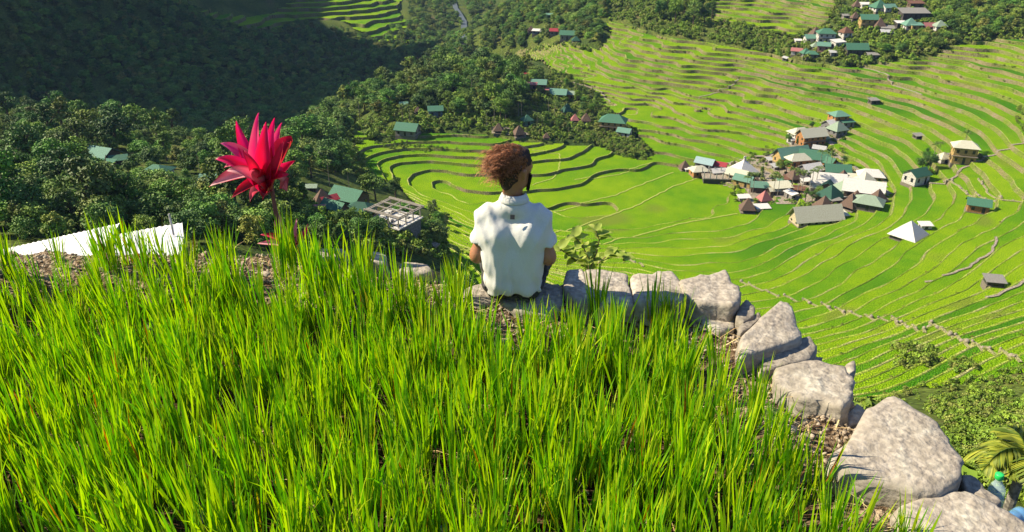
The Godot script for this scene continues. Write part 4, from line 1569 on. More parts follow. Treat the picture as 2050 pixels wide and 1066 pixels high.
# beaten earth and paved yards between the houses; footpaths, and the stone-edged bunds that cross the paddies
func build_yards() -> void:
	for y in [
						["village_ground", [[1385, 330], [1480, 318], [1560, 300], [1600, 262], [1660, 246], [1690, 262], [1660, 290], [1690, 325], [1760, 350], [1775, 385], [1760, 408], [1690, 426], [1600, 402], [1480, 412], [1490, 378], [1440, 366]]],
			["village_yard", [[970, 250], [1030, 256], [1062, 262], [1050, 272], [985, 268]]]]:
		var plan := to_plan(y[1])
		var st := SurfaceTool.new()
		st.begin(Mesh.PRIMITIVE_TRIANGLES)
		if true:
			# follows the steps of the land: small squares of ground
			var lo := plan[0]
			var hi := plan[0]
			for p in plan:
				lo = lo.min(p)
				hi = hi.max(p)
			var x := lo.x
			while x < hi.x:
				var z := lo.y
				while z < hi.y:
					if Geometry2D.is_point_in_polygon(Vector2(x, z), plan):
						var a := ground_y(x, z) + 0.14
						quad(st, Vector3(x, a, z), Vector3(x, a, z + 1.6), Vector3(x + 1.6, a, z + 1.6), Vector3(x + 1.6, a, z))
					z += 1.6
				x += 1.6
		setting(y[0], done(st), M.court)
	var n := 0
	var said := {"footpath": ["pale beaten footpath winding between paddies", "path", "footpaths through the paddies"], "stone_bund": ["stone edged bund crossing several paddies", "bund", "stone edged bunds across the paddies"], "earth_bund": ["low grassy bund curving across the flat valley paddies", "bund", "grassy bunds in the valley"]}
	for path in [
			["footpath", 0.8, [[1722, 128], [1752, 136], [1776, 148], [1782, 160], [1812, 172], [1838, 182], [1846, 190]]],
			["stone_bund", 0.6, [[1484, 562], [1510, 572], [1560, 590], [1620, 603], [1655, 612], [1690, 622], [1735, 633], [1790, 640], [1860, 665]]],
			["stone_bund", 0.6, [[1860, 645], [1905, 668], [1945, 690], [1990, 700], [2060, 720]]],
			["stone_bund", 0.7, [[1230, 515], [1262, 522], [1290, 538]]],
			["stone_bund", 0.9, [[1895, 358], [1935, 380], [1965, 394], [2010, 400], [2060, 396]]],
			["stone_bund", 0.7, [[1960, 355], [1985, 385], [2012, 398]]],
			["footpath", 0.6, [[2060, 560], [2000, 590], [1960, 600]]],
			["footpath", 0.7, [[1480, 152], [1465, 166], [1440, 172], [1420, 184], [1395, 195]]],
			["footpath", 0.7, [[1085, 160], [1130, 168], [1160, 175], [1205, 185], [1228, 205]]],
			["footpath", 0.8, [[1860, 368], [1900, 362], [1935, 330], [1965, 318], [2060, 280]]],
			["earth_bund", 0.5, [[1085, 470], [1180, 445], [1270, 415], [1350, 372], [1400, 352]]],
			["earth_bund", 0.5, [[1010, 425], [1120, 418], [1230, 392], [1300, 362], [1350, 340]]],
			["earth_bund", 0.45, [[1066, 300], [1120, 306], [1122, 330], [1108, 356], [1060, 372]]],
			["earth_bund", 0.45, [[1150, 360], [1240, 345], [1310, 322]]],
			["earth_bund", 0.5, [[1130, 505], [1240, 478], [1360, 448], [1480, 425]]],
			["footpath", 0.6, [[2000, 470], [1985, 500], [1940, 530], [1900, 548], [1850, 560]]]]:
		var st := SurfaceTool.new()
		st.begin(Mesh.PRIMITIVE_TRIANGLES)
		var pts: Array = []
		for i in path[2].size() - 1:
			var a := at_ground(path[2][i][0], path[2][i][1])
			var b := at_ground(path[2][i + 1][0], path[2][i + 1][1])
			var count := maxi(2, int(a.distance_to(b) / 0.8))
			for k in count:
				var p := a.lerp(b, float(k) / count)
				p.x += noise_b.get_noise_2d(p.x * 0.2, p.z * 0.2 + n * 9.0) * 0.6
				pts.append(p)
		var o := thing(path[0], said[path[0]][0], said[path[0]][1], Vector3.ZERO, 0.0, said[path[0]][2])
		if path[0] == "footpath":
			o.set_meta("kind", "structure")
		for i in pts.size() - 1:
			var a: Vector3 = pts[i]
			var b: Vector3 = pts[i + 1]
			a.y = ground_y(a.x, a.z)
			b.y = ground_y(b.x, b.z)
			var h := maxf(a.y, b.y)
			var s: Vector3 = Vector3(-(b - a).z, 0, (b - a).x).normalized() * float(path[1]) * 0.5
			var top := h + (0.22 if path[0] != "earth_bund" else 0.14)
			var bot := minf(a.y, b.y) - 0.3
			var q := [Vector3(a.x, top, a.z) - s, Vector3(a.x, top, a.z) + s, Vector3(b.x, top, b.z) + s, Vector3(b.x, top, b.z) - s]
			quad(st, q[0], q[1], q[2], q[3])
			for e in 4:
				var p: Vector3 = q[e]
				var r: Vector3 = q[(e + 1) % 4]
				quad(st, p, r, Vector3(r.x, bot, r.z), Vector3(p.x, bot, p.z))
			if path[0] == "stone_bund" and i % 3 == 0:
				var so := put("stone", stone_bit, M.stone_plain, o)
				so.position = Vector3(a.x, top + 0.02, a.z) + s * rng.randf_range(-1.2, 1.2)
				so.rotation.y = rng.randf() * TAU
				so.scale = Vector3.ONE * rng.randf_range(0.35, 0.95)
		put("bank", done(st), M.turf if path[0] == "earth_bund" else M.bank_path if path[0] == "stone_bund" else M.court, o)
		n += 1
	# a lamp post beside the church
	var g := at_ground(1468, 345)
	var post := thing("lamp_post", "thin dark lamp post beside the white church", "lamp post", Vector3(g.x, ground_y(g.x, g.z), g.z))
	var st := SurfaceTool.new()
	st.begin(Mesh.PRIMITIVE_TRIANGLES)
	tube(st, PackedVector3Array([Vector3(0, 0, 0), Vector3(0, 6.0, 0), Vector3(0.3, 6.5, 0), Vector3(1.0, 6.6, 0)]), PackedFloat32Array([0.12, 0.09, 0.07, 0.06]), 6)
	put("pole", done(st), M.wall_dark, post)
	put("lamp_head", done(block(Vector3(0.6, 0.15, 0.25), Vector3(1.1, 6.55, 0))), M.wall_grey, post)

var stone_bit: ArrayMesh

# ---------------------------------------------------------------- trees
func crown_mesh(seed_: int, rx: float, ry: float, base: float, clumps: int, per: int, leaf: float, dark: Color, pale: Color) -> ArrayMesh:
	var r := RandomNumberGenerator.new()
	r.seed = seed_
	var st := SurfaceTool.new()
	st.begin(Mesh.PRIMITIVE_TRIANGLES)
	for c in clumps:
		var t := r.randf() * TAU
		var h := r.randf_range(-0.75, 1.0)
		var reach := sqrt(maxf(0.05, 1.0 - h * h * 0.85)) * r.randf_range(0.35, 0.95)
		var mid := Vector3(cos(t) * reach * rx * 0.8, base + ry * (1.0 + h * 0.78), sin(t) * reach * rx * 0.8)
		var size := rx * r.randf_range(0.26, 0.46)
		var tone := dark.lerp(pale, r.randf())
		for k in per:
			var dir := Vector3(r.randfn(), r.randfn() * 0.9 + 0.25, r.randfn()).normalized()
			var p := mid + dir * size * pow(r.randf(), 0.45) * Vector3(1, 0.72, 1)
			var n := (dir + Vector3(r.randfn(), r.randfn() + 0.5, r.randfn()) * 0.6).normalized()
			var a := n.cross(Vector3(r.randfn(), r.randfn(), r.randfn())).normalized()
			var b := n.cross(a)
			var s := leaf * r.randf_range(0.6, 1.35)
			a *= s * 0.5
			b *= s * 0.32
			var col := tone * r.randf_range(0.8, 1.25)
			col.a = 1.0
			var droop := Vector3(0, -s * 0.12, 0)
			for v in [p - a + droop, p + b, p + a + droop, p - a + droop, p + a + droop, p - b]:
				st.set_color(col)
				st.add_vertex(v)
	st.generate_normals()
	return st.commit()

func trunk_mesh(seed_: int, tall: float, thick: float, spread: float) -> ArrayMesh:
	var r := RandomNumberGenerator.new()
	r.seed = seed_
	var st := SurfaceTool.new()
	st.begin(Mesh.PRIMITIVE_TRIANGLES)
	var top := Vector3(r.randfn() * 0.3, tall * 0.62, r.randfn() * 0.3)
	tube(st, PackedVector3Array([Vector3(0, -0.8, 0), Vector3(0, tall * 0.2, 0), top]), PackedFloat32Array([thick * 1.3, thick, thick * 0.6]), 7)
	for k in 5:
		var a := TAU * k / 5.0 + r.randf()
		var from := Vector3(0, tall * 0.2, 0).lerp(top, r.randf_range(0.4, 1.0))
		var to := from + Vector3(cos(a) * spread, tall * r.randf_range(0.12, 0.3), sin(a) * spread)
		tube(st, PackedVector3Array([from, from.lerp(to, 0.5) + Vector3(0, 0.2, 0), to]), PackedFloat32Array([thick * 0.5, thick * 0.35, thick * 0.15]), 5)
	st.generate_normals()
	return st.commit()

func frond(st: SurfaceTool, root: Vector3, azim: float, rise: float, long: float, leaf: float, count: int, low: Color, high: Color, r: RandomNumberGenerator) -> void:
	var out := Vector3(cos(azim), 0, sin(azim))
	var across := Vector3(-sin(azim), 0, cos(azim))
	var line := PackedVector3Array()
	var p := root
	var ang := rise
	for i in 9:
		line.append(p)
		p += (out * cos(ang) + Vector3.UP * sin(ang)) * long / 8.0
		ang -= (0.16 + 0.05 * i) * (0.6 + rise * 0.4)
	var radii := PackedFloat32Array()
	for i in 9:
		radii.append(leaf * 0.035 * (1.1 - i / 9.0))
	tube(st, line, radii, 4, low)
	for i in count:
		var t := 0.12 + 0.86 * i / count
		var k := minf(t * 8.0, 7.99)
		var at := line[int(k)].lerp(line[int(k) + 1], k - int(k))
		var dir := (line[int(k) + 1] - line[int(k)]).normalized()
		var l := leaf * sin(PI * clampf(0.18 + t * 0.8, 0.0, 1.0))
		for s in [-1.0, 1.0]:
			var d: Vector3 = (across * s * 0.85 + dir * 0.65 + Vector3(0, -0.15 - r.randf() * 0.25, 0)).normalized()
			var w := dir * leaf * 0.075
			var mid: Vector3 = at + d * l * 0.5 + Vector3(0, 0.04 * l, 0)
			var tip: Vector3 = at + d * l + Vector3(0, -0.10 * l, 0)
			var c := low.lerp(high, r.randf())
			for v in [at - w * 0.5, mid - w, mid + w, at - w * 0.5, mid + w, at + w * 0.5, mid - w, tip, mid + w]:
				st.set_color(c)
				st.add_vertex(v)

func palm_crown(seed_: int, fronds: int, long: float, leaf: float, count: int, low: Color, high: Color, base: Vector3) -> ArrayMesh:
	var r := RandomNumberGenerator.new()
	r.seed = seed_
	var st := SurfaceTool.new()
	st.begin(Mesh.PRIMITIVE_TRIANGLES)
	for k in fronds:
		frond(st, base, TAU * k / fronds + r.randf_range(-0.3, 0.3), r.randf_range(0.2, 1.15), long * r.randf_range(0.8, 1.1), leaf, count, low, high, r)
	st.generate_normals()
	return st.commit()

# random places on the plan of a pixel polygon, spread evenly as seen from the rim
func places_in(pixels: Array, count: int, apart: float, tries := 30) -> Array:
	var plan := to_plan(pixels)
	var lo := Vector2(1e9, 1e9)
	var hi := Vector2(-1e9, -1e9)
	for p in plan:
		var w := Vector2(p.x / -p.y, log(-p.y))
		lo = lo.min(w)
		hi = hi.max(w)
	var out: Array = []
	for i in count * tries:
		if out.size() >= count:
			break
		var w := Vector2(rng.randf_range(lo.x, hi.x), rng.randf_range(lo.y, hi.y))
		var z := exp(w.y)
		var p := Vector2(w.x * z, -z)
		if not Geometry2D.is_point_in_polygon(p, plan):
			continue
		var ok := true
		if apart > 0.0:
			for o in out:
				if Vector2(o.x, o.z).distance_squared_to(p) < apart * apart:
					ok = false
					break
		if ok:
			out.append(Vector3(p.x, ground_y(p.x, p.y), p.y))
	return out

var crowns: Array = []
var trunks: Array = []
var palm_tops: Array = []
var bushes: Array = []
var palm_trunk: ArrayMesh
var houses_at: Array = []

func clear_of_houses(p: Vector3, room: float, tall: float) -> bool:
	for h in houses_at:
		var away := Vector2(p.x - h.x, p.z - h.z)
		if away.length_squared() > 3600.0:
			continue
		if away.length() < room:
			return false
		var to_eye := Vector2(-h.x, -h.z).normalized()           # keep the houses in sight from the rim
		var near := away.dot(to_eye)
		if near > 0.0 and near < maxf(room * 1.6, (tall - 3.5) * 6.0) and absf(away.dot(to_eye.orthogonal())) < room * 0.75:
			return false
	return true

func plant_tree(at: Vector3, tall: float, label: String, group: String) -> void:
	var k := rng.randi() % crowns.size()
	var tone := rng.randi() % 5
	if label.begins_with("leafy"):
		label = label.replace("leafy", ["tall", "middling", "low"][0 if tall > 11.0 else 1 if tall > 8.5 else 2] + ["", " blue green", " yellow green", " olive", " fresh green"][tone])
	var o := thing("broadleaf_tree", label, "tree", at, rng.randf() * TAU, group)
	var s := tall / 10.0
	o.scale = Vector3(s * rng.randf_range(0.85, 1.2), s, s * rng.randf_range(0.85, 1.2))
	put("trunk", trunks[k % trunks.size()], M.bark, o)
	put("crown", crowns[k], M["tree_%d" % tone], o)

func plant_palm(at: Vector3, tall: float, label: String, group: String) -> void:
	var k := rng.randi() % palm_tops.size()
	var o := thing("areca_palm", label, "palm", at, rng.randf() * TAU, group)
	var s := tall / 8.0
	o.scale = Vector3(s, s, s)
	put("trunk", palm_trunk, M.bark_pale, o)
	put("crown", palm_tops[k], M.leaf_palm, o)

func build_trees() -> void:
	for h in get_children():
		if h.has_meta("category") and h.get_meta("category") in ["house", "hut", "shed", "building site"]:
			houses_at.append(h.position)
	var tones := [Color(0.72, 0.72, 0.72), Color(0.40, 0.50, 0.58), Color(1.0, 0.95, 0.55), Color(0.80, 0.66, 0.45), Color(0.55, 0.78, 0.55)]
	for k in 5:
		var m: StandardMaterial3D = M.leaf_tree.duplicate()
		m.albedo_color = (tones[k] * 1.1).clamp(Color(0, 0, 0), Color(1, 1, 1)).linear_to_srgb()
		m.albedo_color.a = 1.0
		M["tree_%d" % k] = m
	var greens := [[Color(0.052, 0.128, 0.018), Color(0.120, 0.235, 0.030)], [Color(0.066, 0.146, 0.022), Color(0.175, 0.290, 0.040)], [Color(0.036, 0.092, 0.018), Color(0.090, 0.170, 0.028)], [Color(0.090, 0.140, 0.022), Color(0.210, 0.250, 0.050)]]
	for k in 7:
		var g: Array = greens[k % 4]
		crowns.append(crown_mesh(500 + k, 3.4 + 0.3 * (k % 3), 3.5 + 0.3 * (k % 2), 1.9, 28, 74, 0.46, g[0], g[1]))
	# slimmer and broader kinds of crown
	crowns.append(crown_mesh(520, 2.0, 4.2, 1.5, 26, 60, 0.42, greens[2][0], greens[2][1]))
	crowns.append(crown_mesh(521, 4.4, 2.3, 4.2, 30, 70, 0.50, greens[1][0], greens[1][1]))
	crowns.append(crown_mesh(522, 2.6, 2.8, 3.6, 12, 70, 0.60, greens[3][0], greens[3][1]))
	for k in 4:
		trunks.append(trunk_mesh(700 + k, 10.0, 0.24, 1.7))
	for k in 3:
		palm_tops.append(palm_crown(800 + k, 10, 2.3, 0.85, 12, Color(0.05, 0.10, 0.015), Color(0.13, 0.19, 0.03), Vector3(0, 7.4, 0)))
	var st := SurfaceTool.new()
	st.begin(Mesh.PRIMITIVE_TRIANGLES)
	tube(st, PackedVector3Array([Vector3(0, -0.6, 0), Vector3(0.1, 3.5, 0.05), Vector3(0, 7.5, 0)]), PackedFloat32Array([0.13, 0.10, 0.08]), 6)
	st.generate_normals()
	palm_trunk = st.commit()
	for k in 4:
		var g: Array = [[Color(0.10, 0.19, 0.02), Color(0.22, 0.32, 0.04)], [Color(0.09, 0.16, 0.02), Color(0.17, 0.25, 0.03)], [Color(0.12, 0.21, 0.02), Color(0.23, 0.31, 0.04)], [Color(0.10, 0.14, 0.03), Color(0.19, 0.22, 0.05)]][k]
		bushes.append(crown_mesh(900 + k, 1.0, 0.62, -0.25, 9, 26, 0.30, g[0], g[1]))
	# single trees, group by group
	for w in [
			[[[0, 232], [120, 242], [200, 256], [350, 282], [470, 296], [590, 306], [650, 340], [620, 385], [560, 425], [540, 470], [380, 470], [0, 478]], 135, 3.8, 5.0, 15.0, "leafy broadleaf tree in the sunlit wood on the near slope", "trees of the sunlit wood"],
			[[[600, 296], [640, 262], [700, 212], [750, 178], [860, 140], [1000, 132], [1060, 150], [1085, 175], [1050, 205], [1020, 240], [960, 246], [860, 240], [760, 250], [700, 262], [690, 310], [705, 352], [650, 350]], 110, 3.4, 7.0, 16.0, "leafy tree of the wood covering the knoll", "trees of the wooded knoll"],
			[[[1050, 160], [1110, 150], [1190, 195], [1215, 225], [1190, 262], [1120, 268], [1060, 255]], 44, 2.6, 3.5, 6.5, "small tree between the houses below the knoll", "small trees below the knoll"],
			[[[600, 400], [640, 430], [760, 452], [740, 500], [640, 500], [570, 470]], 15, 4.0, 5.0, 8.0, "bushy tree on the slope around the timber frame", "trees around the house frame"],
			[[[840, 470], [880, 440], [885, 500], [860, 512], [760, 506]], 6, 3.5, 5.0, 7.0, "bushy tree on the slope around the timber frame", "trees around the house frame"]]:
		for p in places_in(w[0], w[1], w[2]):
			var tall := rng.randf_range(w[3], w[4])
			if not clear_of_houses(p, 5.0, tall):
				tall = w[3] * 0.6
			if clear_of_houses(p, 5.0, tall):
				plant_tree(p, tall, w[5], w[6])
	for t in [[752, 402, 9.0], [792, 396, 8.0], [735, 395, 8.5], [868, 436, 6.5], [845, 470, 5.0]]:
		plant_tree(at_ground(t[0], t[1]), t[2], "round dense tree between green roofs and the paddies", "round trees by the house frame")
	for t in [[1845, 345, 7.0], [1862, 338, 6.0], [1852, 325, 6.0], [1858, 358, 4.0]]:
		plant_tree(at_ground(t[0], t[1]), t[2], "tree in the clump behind the dark green farmhouse", "clump by the green farmhouse")
	for t in [[1560, 348, 6.0], [1574, 346, 5.5], [1525, 356, 5.0], [1612, 403, 5.5], [1626, 405, 5.0], [1638, 398, 5.0], [1578, 286, 4.0], [1596, 292, 3.5], [1625, 258, 3.5], [1690, 330, 4.0], [1770, 402, 3.0], [1702, 414, 3.0], [1735, 416, 2.5]]:
		plant_tree(at_ground(t[0], t[1]), t[2], "small dark tree crowded between roofs of the main village", "trees of the main village")
	for t in [[1320, 30, 13.0], [1352, 34, 14.0], [1388, 40, 15.0], [1410, 38, 13.0], [1370, 20, 13.0], [1335, 16, 12.0], [1400, 15, 13.0], [1425, 28, 11.0]]:
		plant_tree(at_ground(t[0], t[1] + 10), t[2], "tall dark tree in the grove above the far terraces", "grove above the terraces")
	for t in [[1195, 205, 6.0]]:
		plant_tree(at_ground(t[0], t[1]), t[2], "single rounded tree at the edge of the far paddies", "")
	for t in [[1500, 388, 8.0], [1507, 386, 7.0], [1493, 390, 7.0], [1548, 392, 8.5], [1556, 394, 7.5], [1584, 384, 9.0], [1596, 388, 8.5], [1604, 386, 8.0], [1622, 386, 8.5], [1632, 380, 8.5], [1640, 342, 8.0], [1652, 345, 8.0], [1662, 342, 7.0], [1685, 335, 6.0], [1505, 345, 5.0], [1513, 372, 5.0], [1865, 330, 8.0], [1876, 322, 7.0], [1925, 312, 9.0]]:
		plant_palm(at_ground(t[0], t[1]), t[2], "slender areca palm rising between village roofs", "palms of the main village")
	for t in [[975, 258, 8.0], [990, 254, 9.0], [1012, 240, 9.0], [1038, 236, 10.0], [1044, 240, 9.0], [820, 246, 8.0], [806, 246, 8.0], [870, 256, 5.0], [1075, 258, 7.0], [1085, 262, 6.0], [1110, 232, 6.0], [1098, 222, 6.0], [1112, 218, 6.0], [1124, 226, 5.0], [700, 392, 8.0], [660, 372, 8.0], [540, 350, 8.0], [400, 345, 7.0], [120, 330, 9.0], [180, 400, 8.0], [470, 400, 9.0], [300, 310, 8.0], [720, 240, 10.0], [780, 215, 10.0], [900, 190, 11.0], [945, 200, 11.0], [680, 290, 9.0], [640, 310, 9.0]]:
		plant_palm(at_ground(t[0], t[1]), t[2], "slim palm at the edge of the wood by the huts", "palms at the wood's edge")
	# the woods that read as one mass
	var far_spots: Array = []
	var far_tints: Array = []
	for k in crowns.size():
		far_spots.append([])
		far_tints.append(PackedColorArray())
	for w in [
			[[[-120, -60], [300, -60], [420, 40], [520, 70], [580, 50], [690, 62], [720, 100], [880, 110], [960, 120], [940, 140], [800, 150], [730, 165], [650, 240], [590, 300], [470, 288], [350, 272], [200, 248], [0, 228], [-120, 220]], 3600, 5.5, 9.5],
			[[[800, 40], [850, 60], [880, 110], [760, 120], [700, 90], [690, 60], [760, 84]], 200, 5.0, 9.0],
			[[[820, -40], [900, -40], [925, 60], [950, 110], [880, 112], [840, 70], [815, 20]], 500, 5.5, 9.0],
			[[[925, -40], [1190, -40], [1225, 30], [1185, 44], [1215, 62], [1195, 86], [1060, 90], [1005, 96], [965, 100], [945, 60]], 900, 5.0, 9.5],
			[[[600, 296], [640, 262], [700, 205], [750, 170], [860, 128], [1000, 118], [1060, 140], [1090, 170], [1060, 200], [1020, 240], [860, 238], [700, 258], [690, 310], [705, 352], [650, 350]], 620, 6.0, 12.0],
			[[[-60, 230], [120, 242], [350, 282], [590, 306], [650, 340], [620, 385], [560, 440], [760, 452], [880, 470], [880, 520], [540, 500], [-80, 490]], 620, 4.0, 9.0],
			[[[900, 560], [1200, 610], [1450, 680], [1500, 800], [1000, 760]], 60, 3.0, 6.0],
			[[[1870, -20], [2120, -40], [2120, 50], [1940, 76], [1880, 100], [1780, 112], [1740, 100], [1850, 70]], 260, 4.0, 8.0]]:
		for p in places_in(w[0], w[1], 0.0, 8):
			var k := rng.randi() % crowns.size()
			var s := rng.randf_range(w[2], w[3]) / 10.0
			if not clear_of_houses(p, 5.0, s * 9.0):
				continue
			var b := Basis.from_euler(Vector3(0, rng.randf() * TAU, 0)) * Basis.from_scale(Vector3(s * 1.15, s, s * 1.15))
			far_spots[k].append(Transform3D(b, p - Vector3(0, 1.6 * s, 0)))
			var t := rng.randf_range(0.55, 1.35)
			far_tints[k].append(Color(t * rng.randf_range(0.8, 1.25), t, t * rng.randf_range(0.8, 1.2)))
	var wood := Node3D.new()
	wood.name = "forest"
	wood.set_meta("kind", "stuff")
	add_child(wood)
	tag(wood, "dark forest covering the shaded gorge slopes", "forest")
	for k in crowns.size():
		scatter("crowns", crowns[k], M.leaf_tree, far_spots[k], far_tints[k], wood)
	# shrubs and weeds
	var spots: Array = []
	var tints: Array = []
	for k in 4:
		spots.append([])
		tints.append(PackedColorArray())
	for w in [
			[[[1190, -30], [1440, -30], [1425, 40], [1400, 78], [1330, 70], [1260, 44], [1200, 36]], 900, 1.0, 2.6],
			[[[1440, 40], [1530, 60], [1590, 72], [1580, 120], [1490, 98], [1420, 80]], 330, 0.8, 2.4],
			[[[1660, -30], [2120, -40], [2120, 60], [1930, 84], [1860, 112], [1780, 120], [1700, 134], [1590, 126], [1560, 96], [1600, 66], [1660, 40]], 1300, 0.9, 2.6],
			[[[1200, 255], [1262, 262], [1300, 300], [1290, 318], [1230, 304], [1195, 285]], 260, 0.6, 1.6],
			[[[780, 262], [860, 262], [960, 266], [1060, 280], [1200, 286], [1200, 262], [1060, 255], [960, 258], [860, 255], [790, 268]], 200, 0.6, 1.5],
			[[[1040, 140], [1110, 140], [1190, 185], [1230, 225], [1200, 275], [1120, 276], [1050, 268], [1010, 250]], 520, 0.7, 2.2],
			[[[700, 258], [760, 235], [860, 190], [1010, 200], [1050, 250], [960, 262], [870, 258], [800, 270], [740, 278]], 560, 0.7, 2.4],
			[[[570, 400], [700, 430], [880, 450], [890, 520], [700, 520], [540, 500]], 500, 0.6, 2.2],
			[[[1385, 330], [1480, 318], [1600, 262], [1690, 262], [1690, 325], [1775, 385], [1690, 426], [1480, 412], [1440, 366]], 260, 0.4, 1.5],
			[[[980, 590], [1300, 615], [1500, 690], [1700, 815], [1900, 980], [1500, 1000], [1000, 900]], 1500, 0.5, 1.9],
			[[[100, 510], [900, 560], [950, 800], [300, 800]], 500, 0.5, 1.8],
			[[[735, 285], [790, 300], [860, 305], [930, 300], [860, 290], [780, 280]], 60, 0.5, 1.0],
			[[[690, 262], [722, 275], [735, 350], [800, 395], [720, 360], [690, 320]], 160, 0.8, 2.0],
			[[[860, 405], [900, 430], [890, 520], [840, 500]], 60, 0.8, 1.8],
			[[[1830, 772], [2050, 742], [2140, 740], [2140, 900], [1980, 900], [1900, 852], [1850, 800], [1720, 815], [1760, 796]], 620, 0.3, 1.1],
			[[[1880, 850], [2150, 830], [2150, 1060], [1930, 960]], 380, 0.25, 0.7],
			[[[1790, 690], [1850, 688], [1880, 712], [1850, 732], [1800, 728]], 46, 0.9, 1.7],
			[[[1880, 712], [1950, 722], [1960, 740], [1890, 735]], 36, 0.5, 1.1],
			[[[1040, 100], [1200, 92], [1215, 75], [1180, 100], [1060, 112]], 60, 1.0, 2.2],
			[[[2030, 215], [2080, 210], [2080, 270], [2040, 262]], 40, 0.7, 1.4]]:
		for p in places_in(w[0], w[1], 0.0, 8):
			if not clear_of_houses(p, w[2] + 1.2, 1.5):
				continue
			var k := rng.randi() % 4
			var s := rng.randf_range(w[2], w[3])
			spots[k].append(Transform3D(Basis.from_euler(Vector3(0, rng.randf() * TAU, 0)) * Basis.from_scale(Vector3(s, s * rng.randf_range(0.8, 1.25), s)), p))
			var t := rng.randf_range(0.7, 1.25)
			tints[k].append(Color(t, t * rng.randf_range(0.92, 1.05), t * 0.9))
	# weeds hang over the terrace walls
	for b in banks_at:
		var thick := noise_a.get_noise_2d(b[0].x * 0.02 + 3.0, b[0].z * 0.02)
		var far := clampf((-b[0].z - 270.0) / 60.0, 0.0, 1.0)
		if rng.randf() > 0.030 + 0.085 * far + 0.09 * maxf(thick, 0.0) * far:
			continue
		var k := rng.randi() % 4
		var s := rng.randf_range(0.18, 0.42) * (1.0 + 0.9 * far)
		var p: Vector3 = b[0] - b[1] * 0.1 - Vector3(0, rng.randf_range(0.0, 0.7) * b[2] * far, 0)
		spots[k].append(Transform3D(Basis.from_euler(Vector3(0, rng.randf() * TAU, 0)) * Basis.from_scale(Vector3(s, s * 0.8, s)), p))
		var t := rng.randf_range(0.7, 1.3)
		tints[k].append(Color(t * rng.randf_range(0.95, 1.35), t, t * 0.8))
	var scrub := Node3D.new()
	scrub.name = "undergrowth"
	scrub.set_meta("kind", "stuff")
	add_child(scrub)
	tag(scrub, "low shrubs and weeds on banks and slopes", "undergrowth")
	for k in 4:
		scatter("shrub", bushes[k], M.leaf_tree, spots[k], tints[k], scrub)

# ---------------------------------------------------------------- the man on the wall
# prims: [a, b, ra, rb, squash of depth]; a field of tapered capsules joined smoothly
func field(p: Vector3, prims: Array, blend: float) -> float:
	var d := 1e3
	for c in prims:
		var a: Vector3 = c[0]
		var ab: Vector3 = c[1] - a
		var ap := p - a
		var t := clampf(ap.dot(ab) / maxf(ab.length_squared(), 1e-9), 0.0, 1.0)
		var e := (ap - ab * t).length() - lerpf(c[2], c[3], t)
		var k := blend
		if c.size() > 4:
			k = c[4]
		var h := maxf(k - absf(d - e), 0.0) / k
		d = minf(d, e) - h * h * k * 0.25
	return d

